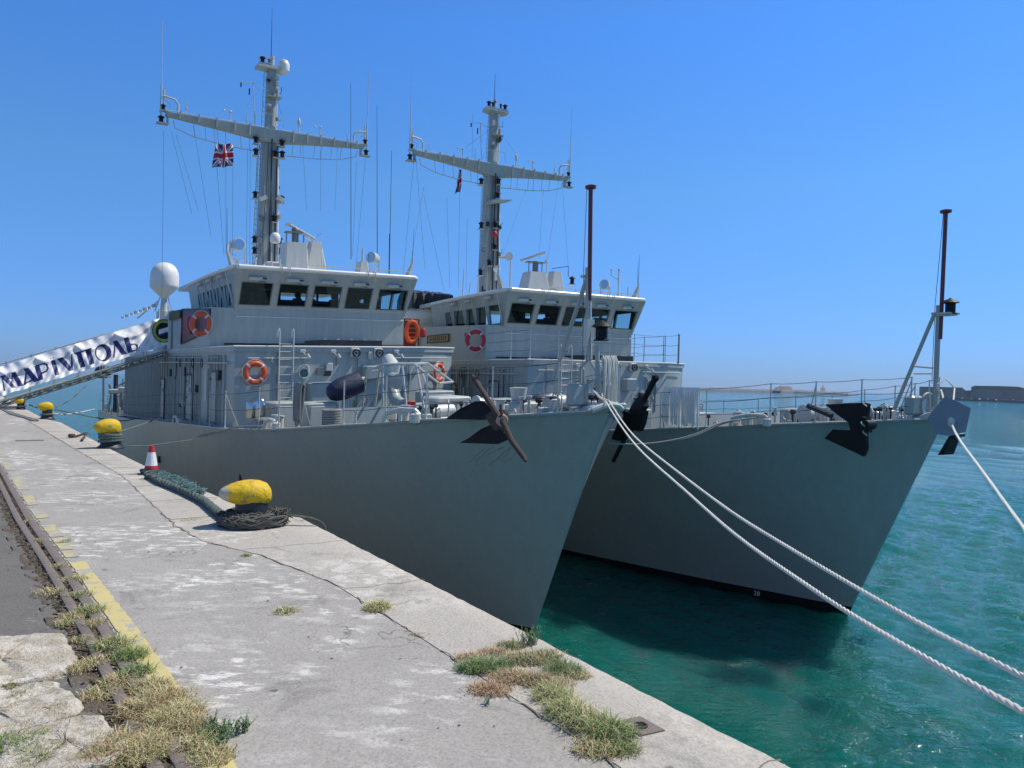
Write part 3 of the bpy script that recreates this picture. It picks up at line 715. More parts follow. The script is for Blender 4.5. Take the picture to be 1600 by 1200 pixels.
    h.loft([[(6.6,-3.5,z-.1),(5.9,0,z-.1),(6.6,3.5,z-.1)],[(6.75,-3.5,z+.38),(6.05,0,z+.42),(6.75,3.5,z+.38)],[(6.80,-3.5,z+.38),(6.10,0,z+.42),(6.80,3.5,z+.38)],[(6.65,-3.5,z-.1),(5.95,0,z-.1),(6.65,3.5,z-.1)]],False,False)
    h.build('breakwater_plate','grey',root)
    for c,d,mt in (((8.3,-3.45,zd(8)+.30),(1.0,.9,.75),'grey'),((10.9,-3.6,zd(11)+.35),(1.1,.8,.9),'grey'),((9.6,.9,zd(9.6)+.25),(1.3,1.0,.6),'greyl'),((5.3,.9,zd(5)+.22),(.9,.6,.5),'grey'),((4.9,-1.7,zd(5)+.18),(.7,.5,.42),'greyl'),((11.8,2.2,zd(11)+.45),(.8,1.2,1.0),'grey')):
        h=mb();h.bbox(c,d,.04);lk=h.build('deck_locker',mt,root);h=mb();h.bbox((c[0]-d[0]/2-.01,c[1],c[2]),(.03,d[1]*.8,d[2]*.75),.01);h.build('lid','grey' if mt!='grey' else 'greyl',lk)
    if True:
        h=mb()
        for _ in range(46):
            s=r.uniform(1.0,6.2);t=r.uniform(-1,1)*(td(s)-.5);z=zd(s)-.06;hh=r.uniform(.12,.5)
            k=r.random()
            if k<.4: h.cyl((s,t,z),(s,t,z+hh),.035,.035,8);h.cyl((s,t,z+hh),(s,t,z+hh+.04),.07,.07,8)
            elif k<.7: h.bbox((s,t,z+hh/2),(.16,.2,hh),.02)
            else: h.tube([(s,t,z),(s,t,z+hh),(s+.12,t+.05,z+hh+.06),(s+.25,t+.05,z+hh)],.02,6)
        h.parts('deck_fitting','greyl',root)
        h=mb()
        for _ in range(34):
            s=r.uniform(.9,5.6);t=r.uniform(-1,1)*(td(s)-.45);z=zd(s)-.06
            h.sph((s,t,z+.38),r.uniform(.05,.09),8);h.cyl((s,t,z),(s,t,z+.36),.02,.02,6)
        h.parts('valve_handwheel','dark',root)
    # chain from the hawse to the windlass
    for sd in (-1,1):
        h=mb();a=Vector((1.35,sd*1.75,zd(1.3)-.02));b=Vector((3.1,sd*.5,zd(3)+.1))
        n=18
        for k in range(n):
            p=a.lerp(b,k/n);d=(b-a).normalized();x=Vector((0,0,1)) if k%2 else d.cross(Vector((0,0,1))).normalized()
            h.tube([p+d*.07*math.cos(q_)+x*.035*math.sin(q_) for q_ in [j*math.pi/5 for j in range(10)]],.014,5,True)
        h.build('anchor_chain','dark',root)
    # ------------------------------------------------------------ deckhouse
    OUT=[(13.45,-4.40),(13.45,2.60),(14.21,3.96),(14.4,4.35),(27,4.35),(40,4.2),(40,-4.2),(27,-4.40)]
    h=mb();h.prism(OUT,lambda p:zd(p[0])-.08,7.10);dh=h.build('deckhouse','grey',root)
    OUT2=[(13.40,-4.46),(13.40,2.62),(14.18,4.02),(14.36,4.42),(27,4.42),(40,4.3),(40,-4.3),(27,-4.46)]
    h=mb();h.prism(OUT2,7.10,7.27);h.build('upper_deck','grey',root)
    h=mb();E_=[(13.39,-4.47,7.28),(13.39,2.62,7.28),(14.17,4.03,7.28),(14.36,4.43,7.28),(20,4.43,7.28)]
    h.tube(E_,.028,6);h.tube([(13.39,-4.47,7.28),(24,-4.47,7.28)],.02,6);h.build('deck_rim','white',root)
    h=mb();h.tube([(13.36,-4.0,6.88),(13.36,-1.9,6.88)],.022,6);h.tube([(13.36,1.2,6.88),(13.36,2.6,6.88),(14.1,3.96,6.88)],.022,6)
    for t in (-3.9,-3.1,-2.1,1.4,2.5): h.tube([(13.45,t,6.88),(13.36,t,6.88)],.02,5)
    h.build('grab_rail','greyl',root)
    # vertical ribs and dark panel joints on the side wall
    h=mb();s=14.6
    while s<40:
        if not 17.0<s<18.2: h.box((s,-4.43 if s<27 else -4.43+ (s-27)*.0154,(zd(s)+7.05)/2),(.045,.06,7.05-zd(s)-.1))
        s+=r.choice((.28,.42,.55))
    h.parts('stiffener','grey',root)
    h=mb()
    for s in (15.3,19.6,21.1,23.0,24.4): h.box((s,-4.415,(zd(s)+7.0)/2),(.05,.035,7.0-zd(s)-.2))
    h.parts('panel_gap','dark',root)
    for s,wd_ in ((16.1,.8),(20.2,.85),(26,.8)):
        h=mb();z0=zd(s)+.05;h.bbox((s,-4.43,z0+.95),(wd_,.05,1.8),.02);d=h.build('side_door','grey',root)
        h=mb()
        for z in (z0+.25,z0+.95,z0+1.6): h.box((s+wd_/2-.05,-4.47,z),(.16,.05,.05))
        h.build('handle','dark',d)
        h=mb()
        for a in ((-1,),(1,)): h.box((s+a[0]*(wd_/2+.02),-4.44,z0+.95),(.03,.04,1.9))
        h.box((s,-4.44,z0+1.9),(wd_,.04,.03));h.build('frame','dark',d)
    h=mb();h.box((17.4,-4.42,5.85),(.32,.04,1.1));h.build('hose_cabinet','greyl',root)
    # front face fittings: two loudspeakers, lamps, vents, box, round scuttles
    for t in (-.22,.67):
        h=mb();h.bbox((13.36,t-.02,7.07),(.16,.32,.34),.03);sp_=h.build('loudspeaker','greyl',root)
        h=mb();h.tube([(13.27,t+.13*math.cos(a),7.06+.13*math.sin(a)) for a in [k*math.pi/8 for k in range(16)]],.035,6,True);h.cyl((13.29,t,7.06),(13.2,t,7.06),.05,.02,10);h.build('horn','dark',sp_)
    for t in (-2.15,-1.05,1.4): 
        h=mb();h.bbox((13.40,t,7.12),(.1,.2,.12),.02);h.tube([(13.4,t,7.1),(13.25,t+.05,7.0),(13.2,t+.1,6.98)],.02,6);h.cyl((13.2,t+.1,7.02),(13.16,t+.16,6.88),.045,.06,8);h.build('deck_lamp','greyl',root)
    h=mb();h.bbox((13.40,-1.40,6.42),(.06,.46,.27),.01);h.build('vent_grille','greyd',root)
    h=mb();h.bbox((13.22,.35,6.35),(.42,.55,.5),.03);h.build('junction_box','grey',root)
    h=mb()
    for t,z in ((-2.08,6.35),(1.6,6.35)):
        h.tube([(13.42,t+.17*math.cos(a),z+.17*math.sin(a)) for a in [k*math.pi/10 for k in range(20)]],.025,6,True)
        h.tube([(13.38,t+.24*math.cos(a),z+.06+.24*math.sin(a)) for a in [k*math.pi/10 for k in range(2,9)]],.02,6)
    h.parts('porthole_rim','greyl',root)
    h=mb()
    for t,z in ((-2.08,6.35),(1.6,6.35)): h.tube([(13.445,t,z),(13.43,t,z)],.15,14)
    h.parts('porthole','glass',root)
    h=mb()
    for t,z0,z1 in ((-.1,6.85,4.9),(-3.0,7.1,5.0),(1.95,6.8,5.2),(-.9,6.9,6.6)): h.tube([(13.42,t,z0),(13.42,t,z1)],.018,5)
    h.parts('cable_run','greyd',root)
    h=mb();h.bbox((13.2,-1.3,5.5),(.5,1.3,1.05),.03);lk=h.build('ammunition_locker','grey',root)
    h=mb();h.box((12.94,-1.3,6.04),(.1,1.34,.03));h.build('lid','white',lk)
    rc_=random.Random(70+i)
    for k in range(34):
        t=rc_.uniform(-4.2,2.5);z=rc_.uniform(5.1,7.0)
        if (-4.3<t<-3.25 and 5.8<z<6.9) or (-3.1<t<-2.4): continue
        h=mb();q_=rc_.random()
        if q_<.35: h.bbox((13.41,t,z),(.1,rc_.uniform(.08,.28),rc_.uniform(.08,.3)),.015);nm='switch_box'
        elif q_<.7:
            z2=z-rc_.uniform(.4,1.2);h.tube([(13.42,t,z),(13.40,t,z-.03),(13.40,t,max(4.9,z2)),(13.40,t+rc_.uniform(-.4,.4),max(4.85,z2)-.02)],.014,5);nm='conduit'
        else:
            h.tube([(13.45,t,z),(13.36,t,z),(13.34,t,z-.1)],.022,6);h.cyl((13.34,t,z-.08),(13.33,t,z-.18),.035,.045,8);nm='small_lamp'
        h.build(nm,rc_.choice(('greyl','grey','greyd','grey','dark')),root)
    for k in range(16):
        s_=rc_.uniform(14.8,26);z=rc_.uniform(zd(s_)+.5,6.9);h=mb()
        if rc_.random()<.5: h.bbox((s_,-4.47,z),(rc_.uniform(.12,.4),.12,rc_.uniform(.12,.45)),.02)
        else: h.tube([(s_,-4.47,7.0),(s_,-4.47,z),(s_+rc_.uniform(-.5,.5),-4.47,z-.1)],.02,5)
        h.build('wall_fitting',rc_.choice(('greyl','grey','greyd','dark')),root)
    h=mb();h.tube([(14.0,-4.5,6.72),(26.5,-4.5,6.72)],.03,6);h.build('fire_main','greyl',root)
    h=mb();h.tube([(15.2,-4.5,6.92),(24.5,-4.5,6.92)],.022,6);h.build('fire_main','grey',root)
    for s_ in (17.4,19.0,21.4): 
        h=mb();h.tube([(s_,-4.55,6.75+.16*math.cos(a)) if 0 else (s_+.16*math.sin(a),-4.58,6.7+.16*math.cos(a)) for a in [j*math.pi/7 for j in range(14)]],.018,5,True);h.build('hose_reel','dark',root)
    h=mb();h.box((14.6,-.2,7.42),(1.6,2.4,.22));h.build('stowed_brow','dark',root)
    for k in range(5): 
        h=mb();h.box((13.75,-1.25+k*.5,7.56),(.2,.05,.05));h.build('lashing_eye','greyl',root)
    # ladder up the front
    h=mb()
    for t in (-3.0,-2.52): h.tube([(13.25,t,4.85),(13.25,t,7.75),(13.32,t,7.88),(13.45,t,7.86),(13.5,t,7.6)],.022,6)
    n=10
    for k in range(n): h.tube([(13.25,-3.0,5.0+k*.262),(13.25,-2.52,5.0+k*.262)],.014,5)
    h.build('ladder','greyl',root)
    # ------------------------------------------------------------ bridge
    def wall(m_,P,U,V,N,us,vs,hole,th=.07,e0=0,e1=0):
        """rectangular grid wall; us/vs cut lines; hole(iu,iv) True leaves an opening"""
        P,U,V,N=map(Vector,(P,U,V,N))
        for a in range(len(us)-1):
            for b in range(len(vs)-1):
                if hole(a,b): continue
                q_=[P+U*us[a]+V*vs[b],P+U*us[a+1]+V*vs[b],P+U*us[a+1]+V*vs[b+1],P+U*us[a]+V*vs[b+1]]
                if a==0: q_[0]-=U*e0*vs[b];q_[3]-=U*e0*vs[b+1]
                if a==len(us)-2: q_[1]+=U*e1*vs[b];q_[2]+=U*e1*vs[b+1]
                m_.hexa([tuple(x) for x in q_]+[tuple(x+N) for x in q_]);m_.m[-5]=1
    # lower body (solid skirt) and side wing bulwark
    h=mb();h.prism([(17.0,-3.5),(17.0,3.45),(27,3.45),(27,-3.5)],7.27,8.78);br=h.build('bridge','grey',root)
    h=mb();h.prism([(17.0,-4.40),(17.0,-3.5),(17.07,-3.5),(17.07,-4.33),(25.1,-4.33),(25.1,-4.40)],7.29,lambda p:8.78+.035*(p[0]-17));wing=h.build('bridge_wing','grey',root)
    h=mb();h.prism([(24.2,-4.46),(24.2,-3.5),(25.1,-3.5),(25.1,-4.46)],7.29,9.05);h.build('gangway_screen','grey',root)
    h=mb();h.tube([(16.985,-3.48,8.47),(16.985,3.44,8.47)],.016,5);h.build('water_shield','white',root)
    h=mb();h.tube([(16.95,-3.9,7.42),(16.95,3.4,7.42)],.03,5);h.box((16.8,.1,7.40),(.3,3.4,.12));h.build('dark_skirting','dark',root)  # dark strip put in for the dark void line under the bridge
    WX=[(-3.41,-2.28),(-1.99,-.9),(-.62,.47),(.75,1.8),(2.12,3.40)]
    us=[0.0]
    base=-3.5
    for a,b in WX: us+= [a-base,b-base]
    us.append(6.95)
    V=Vector((-.40/.85,-.0,1));N=(.07,0,.033)
    z0=8.78
    h=mb();vs=[0,.14,.93,1.44]
    # outward leaning front face
    wall(h,(17.0,base,z0),(0,1.0,0),(-.47,0,1),(.08,0,.03),us,vs,lambda a,b:b==1 and a%2==1,e0=.16,e1=.16)
    # side faces, leaning outwards
    sw_=[0,.12,1.25,1.42,2.5,2.68,3.55,3.72,4.9,5.1,5.9,7.5]
    wall(h,(17.05,-3.5,z0),(1,0,0),(-.0,-.16,1),(0,.08,.01),sw_,vs,lambda a,b:b==1 and a in(1,3,5,7,9),e0=.47)
    wall(h,(17.05,3.45,z0),(1,0,0),(-.0,.16,1),(0,-.08,.01),sw_,vs,lambda a,b:b==1 and a in(1,3,5,7),e0=.47)
    # back wall with openings that show the sky through
    h.build('bridge_walls',['grey','inter'],root)
    h=mb();wall(h,(24.5,-3.5,z0),(0,1,0),(0,0,1),(.06,0,0),[0,3.0,3.9,4.0,4.9,5.0,5.8,5.9,6.8,6.95],[0,.42,1.34,1.44],lambda a,b:b==1 and a%2==1)
    h.build('after_bulkhead',['inter','grey'],root)
    h=mb();h.box((20.8,0,8.79),(7.3,6.9,.03));h.box((20.8,0,10.17),(7.3,6.9,.03));h.build('bridge_interior','inter',root)
    # corner posts
    h=mb()
    for t,d in ((-3.5,-1),(3.45,1)): h.tube([(17.03,t,8.7),(16.36,t+d*.22,10.24)],.06,6)
    h.parts('corner_post','grey',root)
    # roof with rounded rim
    RF=[(16.36,-3.72),(16.36,3.68),(20,3.75),(27.2,3.6),(27.2,-3.65),(20,-3.8)]
    h=mb();h.prism(RF,10.16,10.34);h.build('roof','greyl',root)
    h=mb();h.tube([(24.5,-3.72,10.26),(20,-3.82,10.27),(16.45,-3.74,10.27),(16.32,-3.62,10.27),(16.32,3.58,10.27),(16.45,3.70,10.27),(20,3.78,10.27),(24.5,3.7,10.27)],.085,10);h.build('roof_rim','white',root)
    h=mb();h.tube([(16.5,-1.6,10.34),(16.5,-1.6,10.52),(16.5,3.4,10.52),(16.5,3.4,10.34)],.02,5)
    for t in (-.2,1.2,2.4): h.tube([(16.5,t,10.34),(16.5,t,10.52)],.018,5)
    for t in (-1.75,1.75): 
        h.tube([(16.4,t,10.3),(16.25,t,10.42),(16.2,t,10.35),(16.22,t,9.98)],.02,5);h.tube([(16.4,t-.3,10.3),(16.25,t-.3,10.42),(16.2,t-.3,10.35),(16.22,t-.3,10.1)],.02,5)
    h.build('roof_rail','greyl',root)
    for k,(a,b) in enumerate(WX):
        c=(a+b)/2;h=mb();z=9.72
        q_=[(17.0-.47*(z_)+.03,t_,z0+z_) for z_,t_ in ((.13,a-.01),(.13,b+.01),(.94,b+.01),(.94,a-.01))]
        h.add(q_,[(0,1,2,3)]);wn=h.build('window','glass',root)
        h=mb()
        fr_=[Vector(p)+Vector((-.045,0,-.0)) for p in q_];h.tube([fr_[0],fr_[1],fr_[2],fr_[3]],.018,4,True);h.build('frame','greyd',wn)
        if k!=9:
            h=mb();zz=z0+1.08;h.bbox((16.40,c-.12,zz),(.14,.50,.13),.03);wp=h.build('wiper_motor','greyl',root)
            h=mb();h.tube([(16.40,c-.12,zz-.04),(16.42,c+.25,zz-.12)],.012,4);h.tube([(16.40,c+.12,zz+.02),(16.38,c+.28,zz+.02)],.03,6);h.build('arm','dark',wp)
    for sd,bt in ((-1,-3.5),(1,3.45)):
        for a in (1,3,5,7,9):
            s0_,s1_=17.05+sw_[a],17.05+sw_[a+1];h=mb()
            h.add([(s0_,bt+sd*(.16*z_)-sd*.03,z0+z_) if 0 else (s_,bt+sd*.16*z_-sd*.03,z0+z_) for s_,z_ in ((s0_,.13),(s1_,.13),(s1_,.94),(s0_,.94))],[(0,1,2,3)])
            h.build('window','glass',root)
    h=mb()
    for s in (17.1,18.35,19.6,20.65,22.0): h.tube([(s,-3.55,8.78),(s-.12,-3.92,10.1)],.03,6)
    h.parts('window_guard','greyl',root)
    h=mb()
    for s in (18.0,20.0,21.6): h.bbox((s,-3.86,10.02),(.55,.16,.14),.04)
    h.parts('side_lamp','greyl',root)
    # inside: console, chairs, watchkeepers seen as silhouettes
    h=mb();h.bbox((18.1,0,8.98),(.7,5.4,.5),.05);h.bbox((18.3,-2.2,9.3),(.4,.8,.5),.05);h.bbox((18.4,2.6,9.25),(.4,.7,.5),.05);h.build('console','inter',root)
    for t in (-.35,.25,1.25,-2.6) if i==0 else (.2,1.6):
        h=mb();h.bbox((19.3,t,8.95),(.45,.45,.12),.05);h.bbox((19.5,t,9.2),(.14,.42,.5),.06);h.sph((19.45,t,9.58),.13,10,(1,1,1.2));h.build('helm_chair','dark',root)
    return root,mb,AA
def person_head(i,root,s,t,z):
    pass
# ---------------------------------------------------------------- shared ship fittings
def lantern(i,root,p,r=.12,h=.30,plate=.24,name='navigation_lamp',mat='black'):
    s,t,z=p;mb=MB(SF[i]);mb.lathe((s,t,z-h/2),[(r*.9,0),(r*.95,.02),(r*.7,.04),(r*.7,h*.68),(r*1.25,h*.74),(r*.8,h*.92),(r*.3,h),(r*.1,h+.03)],10)
    o=mb.build(name,mat,root)
    mb=MB(SF[i]);mb.box((s+.05,t,z-h/2-.03),(plate*1.3,plate*1.2,.03));mb.build('bracket','greyl',o)
    return o
def rail(i,root,pts,h=1.08,wires=(1.0,.66,.33),name='guard_rail',r=.021,mat='greyl',braces=()):
    """pts: stanchion feet; stanchions are sub-parts of the rail"""
    g=MB(SF[i])
    for w_ in wires:
        P=[]
        for k,(a,b) in enumerate(zip(pts,pts[1:])):
            for j in range(4):
                u_=j/4;P.append((lerp(a[0],b[0],u_),lerp(a[1],b[1],u_),lerp(a[2],b[2],u_)+h*w_-.1*u_*(1-u_)*(1 if w_>.9 else 1.3)))
        P.append((pts[-1][0],pts[-1][1],pts[-1][2]+h*w_));g.tube(P,.0085,5)
    o=g.build(name,'wire',root)
    for k,p in enumerate(pts):
        m_=MB(SF[i]);m_.cyl((p[0],p[1],p[2]-.02),(p[0],p[1],p[2]+h),r,r*.85,7);m_.cyl((p[0],p[1],p[2]-.01),(p[0],p[1],p[2]+.05),r*2,r*2,7);m_.sph((p[0],p[1],p[2]+h),r*1.5,6)
        if k in braces: m_.tube([(p[0],p[1],p[2]+h*.93),(p[0]+.45,p[1]*.9+.05,p[2])],r*.8,6)
        m_.build('stanchion',mat,o)
    return o
def lifebuoy(P,N,up,R0=.37,label='',group='lifebuoys on the ships',col='orange',text=None):
    P=Vector(P);N=Vector(N).normalized();U=Vector(up);U=(U-N*U.dot(N)).normalized();X=U.cross(N)
    o=thing('lifebuoy',P,label,'lifebuoy',group)
    r=.088
    def seg(a0,a1,rr,n=9):
        mb=MB();rings=[]
        for k in range(n+1):
            a=lerp(a0,a1,k/n);c=P+(X*math.cos(a)+U*math.sin(a))*(R0-r);d=X*math.cos(a)+U*math.sin(a)
            rings.append([tuple(c+d*math.cos(b)*rr+N*(math.sin(b)*rr*.62)) for b in [j*math.pi/6 for j in range(12)]])
        mb.loft(rings);return mb
    mb=MB();rings=[]
    for k in range(33):
        a=k*math.pi/16;c=P+(X*math.cos(a)+U*math.sin(a))*(R0-r);d=X*math.cos(a)+U*math.sin(a);rings.append([tuple(c+d*math.cos(b)*r+N*(math.sin(b)*r*.62)) for b in [j*math.pi/6 for j in range(12)]])
    mb.loft(rings,False);mb.build('ring',col,o)
    for q_ in range(4): a=math.pi/4+q_*math.pi/2;seg(a-.10,a+.10,r*1.05,3).build('tape','tape',o)
    mb=MB()
    for q_ in range(4):
        a0=math.pi/4+q_*math.pi/2;mb.tube([tuple(P+(X*math.cos(a)+U*math.sin(a))*(R0+.012+.03*math.sin((a-a0)*2))) for a in [a0+j*math.pi/16 for j in range(9)]],.011,5)
    mb.build('grab_line','rope',o)
    if text:
        txt('lettering',text,P-U*(R0-r)+N*(r*.62+.003),X,U,.085,'tape',o)
    return o
def txt(name,s,P,X,U,size,mat,parent,ext=.001):
    cu_=bpy.data.curves.new(name,'FONT');cu_.body=s;cu_.size=size;cu_.align_x='CENTER';cu_.align_y='CENTER';cu_.extrude=ext
    t_=bpy.data.objects.new(name,cu_);COL.objects.link(t_);dg=bpy.context.evaluated_depsgraph_get();dg.update()
    me=bpy.data.meshes.new_from_object(t_.evaluated_get(dg));COL.objects.unlink(t_);bpy.data.objects.remove(t_)
    mb=MB();X=Vector(X).normalized();U=Vector(U).normalized();N=X.cross(U);P=Vector(P)
    mb.add([tuple(P+X*v.co.x+U*v.co.y+N*v.co.z) for v in me.vertices],[tuple(p.vertices) for p in me.polygons])
    return mb.build(name,mat,parent)
def mast(i,root):
    AA=lambda px,py,s=25.3:A(i,px,py,s=s)
    f=SF[i];mk_=lambda:MB(f)
    def sect(w,d,z,c=.12): 
        b=min(w,d)*c;x,y=d/2,w/2;s0,t0=25.3,0
        return [(s0-x+b,t0-y,z),(s0+x-b,t0-y,z),(s0+x,t0-y+b,z),(s0+x,t0+y-b,z),(s0+x-b,t0+y,z),(s0-x+b,t0+y,z),(s0-x,t0+y-b,z),(s0-x,t0-y+b,z)]
    h=mk_();h.loft([sect(1.0,.9,10.3),sect(.92,.85,12),sect(.80,.75,15),sect(.72,.66,17.55),sect(.70,.6,18.1),sect(.44,.44,18.35),sect(.38,.38,21.1)]);ms=h.build('mast','grey',root)
    h=mk_();h.cyl((24.9,.42,10.3),(24.95,.30,17.5),.07,.07,8);h.cyl((25.0,.22,18.3),(25.05,.2,20.9),.045,.045,8);h.build('cable_pipe','white',ms)
    h=mk_();h.box((24.80,-.02,14),(.02,.07,7.2));h.box((24.86,.26,13.9),(.03,.05,6.8));h.parts('mast_gap_strip','dark',ms)  # dark strips paint in the dark gap between the mast faces
    rg=random.Random(40+i)
    for k in range(26):
        z=rg.choice((rg.uniform(10.8,17.4),rg.uniform(18.5,20.9)));w_=(.46-.02*(z-10)) if z<18 else .2;sd=rg.choice((-1,1));h=mk_()
        if rg.random()<.5: h.bbox((24.8+rg.uniform(0,.3),sd*w_,z),(.16,rg.uniform(.1,.26),rg.uniform(.1,.3)),.02)
        else: h.tube([(25,sd*w_*.8,z),(25,sd*(w_+.22),z+.02),(25,sd*(w_+.24),z+rg.uniform(.1,.35))],.018,5)
        h.build('mast_fitting',rg.choice(('grey','greyl','greyd','dark')),ms)
    for k in range(5):
        h=mk_();t0=rg.uniform(-.3,.3);h.tube([(24.78,t0,10.4),(24.75,t0+rg.uniform(-.1,.1),13),(24.80,t0*.8,15.5),(24.84,t0*.6,17.5)],.014,5);h.build('cable','dark' if k%2 else 'greyd',ms)
    # climbing rungs on the starboard edge
    h=mk_();h.tube([(25.2,-.72,10.5),(25.2,-.58,17.6)],.018,5);h.tube([(25.2,-.44,18.3),(25.2,-.36,21)],.014,5);h.tube([(24.95,-.72,10.5),(24.95,-.58,17.6)],.012,5)
    for k in range(26): 
        z=10.7+k*.27;t=lerp(-.72,-.58,(z-10.5)/7.1);h.tube([(25.2,t,z),(25.2,t+.24,z)],.011,4);h.tube([(24.95,t,z),(25.2,t,z)],.011,4)
    for k in range(11): z=18.5+k*.24;h.tube([(25.2,lerp(-.44,-.36,k/11),z),(25.2,-.18,z)],.010,4)
    h.build('rungs','grey',ms)
    # yard, tapered and boxed
    h=mk_();rings=[]
    TT=[-4.78,-4.3,-3.2,-2,-1,-.36,.36,1,2,3.2,4.3,4.8]
    DP=[.18,.23,.32,.43,.54,.64,.64,.53,.42,.32,.23,.18]
    for t,d in zip(TT,DP):
        zt=18.08+.02*abs(t)/5;w_=.17+.12*(1-abs(t)/5)
        rings.append([(25.0-w_,t,zt-.03),(25.0+w_,t,zt),(25.0+w_*.6,t,zt-d),(25.0-w_*.6,t,zt-d)])
    h.loft(rings);yd=h.build('yard','grey',ms)
    for t in (-4.2,-3.4,-2.6,-1.8,-1.1,1.0,1.7,2.4,3.1,3.8,4.3):
        h=mk_();d=lerp(.60,.2,abs(t)/4.8);h.hexa([(24.7,t-.03,18.1-d),(24.78,t-.03,18.1-d),(24.78,t+.03,18.1-d),(24.7,t+.03,18.1-d),(24.66,t-.03,18.16),(24.78,t-.03,18.16),(24.78,t+.03,18.16),(24.66,t+.03,18.16)]);h.build('yard_web','greyl',yd)
    h=mk_()
    for sd in (-1,1):
        h.tube([(24.82,sd*4.75,18.13),(24.8,sd*.4,18.10)],.022,5)
        P=[(24.95,sd*4.45,17.75),(24.95,sd*4.38,17.42),(24.95,sd*3.55,17.15),(24.95,sd*2.2,16.98),(24.95,sd*.45,16.9)]
        h.tube(P,.022,6)
        for t,zb in ((3.6,17.16),(3.1,17.08),(2.55,17.02),(2.2,16.98),(1.5,16.95),(1.1,16.93)):
            h.tube([(24.98,sd*t,17.95),(24.95,sd*(t-.08),zb)],.015,5)
    h.build('foot_rope_rail','greyl',yd)
    for sd in (-1,1):
        h=mk_();h.tube([(25.0,sd*4.25,18.1),(25.0,sd*4.25,18.55),(25,sd*4.4,18.74),(25,sd*4.75,18.8),(25,sd*4.9,18.8)],.05,8)
        h.cyl((25,sd*4.85,18.4),(25,sd*4.85,19.1),.035,.035,8);h.tube([(25,sd*4.8,18.6),(25,sd*4.6,18.5),(25,sd*4.6,18.25),(25,sd*4.85,18.15)],.012,5);h.build('antenna_bracket','greyl',yd)
        h=mk_();h.cyl((25,sd*4.97,17.9),(25,sd*4.97,19.3),.045,.035,8);h.cyl((25,sd*4.97,19.3),(25,sd*5.0,22.2),.022,.010,6);h.build('whip_antenna','greyl',yd)
        h=mk_();h.box((25,sd*4.9,17.55),(.32,.5,.05));h.box((25.05,sd*4.68,17.85),(.3,.05,.6));h.build('lamp_bracket','grey',yd)
        lantern(i,yd,(25,sd*4.95,17.75),.13,.3);lantern(i,yd,(25,sd*4.88,18.3),.11,.26)
    for t,k in ((-3.9,0),(-2.9,1),(-1.95,2),(-1.2,0),(1.35,3),(2.45,2),(3.9,0)):
        h=mk_();z=18.08
        if k==0: h.cyl((25,t,z),(25,t,z+.7),.02,.012,6);h.cyl((25,t,z+.3),(25,t,z+.42),.04,.04,6)
        if k==1: h.cyl((25,t,z),(25,t,z+.3),.015,.01,5);h.box((25,t,z+.04),(.2,.2,.08))
        if k==2: h.cyl((25,t,z),(25,t,z+.5),.028,.028,6);h.tube([(25,t,z+.5),(25,t-.3,z+.55)],.014,5);h.sph((25,t-.3,z+.57),.05,8);h.sph((25,t,z+.56),.06,8)
        if k==3: h.cyl((25,t,z),(25,t,z+.45),.03,.03,6);h.lathe((25,t,z+.45),[(.03,0),(.08,.05),(.085,.18),(.05,.32),(.01,.38)],10)
        h.build('sensor','greyl',yd)
    # guard hoop, small gaff and lamps on the topmast
    h=mk_();h.tube([(24.6,-.9,18.2),(24.6,-.9,18.5),(24.6,-.55,18.75),(24.6,.4,18.72),(24.7,.5,18.2)],.014,5)
    h.tube([(25,-.8,18.2),(25,-.95,20.2),(25,-.2,19.95)],.022,6);h.tube([(25,-.95,20.2),(25,-1.55,20.1)],.016,5);h.build('gaff','greyl',ms)
    h=mk_();h.cyl((25,-1.5,20.1),(25,-1.5,19.9),.035,.035,6);h.cyl((25,-1.1,19.9),(25,-1.1,19.6),.035,.035,6);h.build('insulator','dark',ms)
    h=mk_();h.prism([(24.8,-.25),(24.8,.42),(25.3,.42),(25.3,-.25)],19.68,19.72);h.cyl((24.9,.2,19.72),(24.9,.2,20.05),.08,.08,8);h.parts('lamp_shelf','grey',ms)
    if i==0:
        h=mk_();h.prism([(24.9,-.72),(24.9,.62),(25.6,.62),(25.6,-.72)],21.08,21.22);h.tube([(24.9,-.7,21.55),(24.9,.6,21.6)],.014,5);h.tube([(24.9,-.7,21.2),(24.9,-.7,21.55)],.014,5)
        h.cyl((25.2,.0,21.1),(25.2,.0,21.75),.11,.11,10);h.build('top_platform','greyl',ms)
        h=mk_();h.lathe((25.1,.55,21.0),[(.15,0),(.26,.12),(.28,.35),(.27,.48),(.2,.62),(.1,.68),(.01,.7)],16);h.build('radome','white',ms)
        lantern(i,ms,(25.0,-.52,21.42),.13,.3);lantern(i,ms,(25.0,-.2,21.42),.06,.24,mat='maroon')
        h=mk_();h.cyl((25.2,-.05,21.7),(25.2,-.06,24.1),.022,.008,6);h.build('whip_antenna','wire',ms)
    else:
        h=mk_();h.prism([(24.9,-.55),(24.9,.75),(25.3,.85),(25.6,.75),(25.6,-.55),(25.3,-.62)],21.02,21.16);h.prism([(25.0,-.4),(25.0,.6),(25.5,.6),(25.5,-.4)],20.95,21.02);h.cyl((25.2,.0,21.1),(25.2,.0,21.72),.10,.09,10);h.build('top_platform','greyl',ms)
        for t,r_ in ((-.45,.12),(-.2,.09),(.28,.07),(.55,.12)): lantern(i,ms,(25.0,t,21.34),r_,.28)
        h=mk_();h.sph((24.95,-.08,21.5),.07,8);h.build('red_lamp','red',ms)
        h=mk_();h.cyl((25.2,-.02,21.7),(25.2,-.03,23.1),.02,.008,6);h.build('whip_antenna','wire',ms)
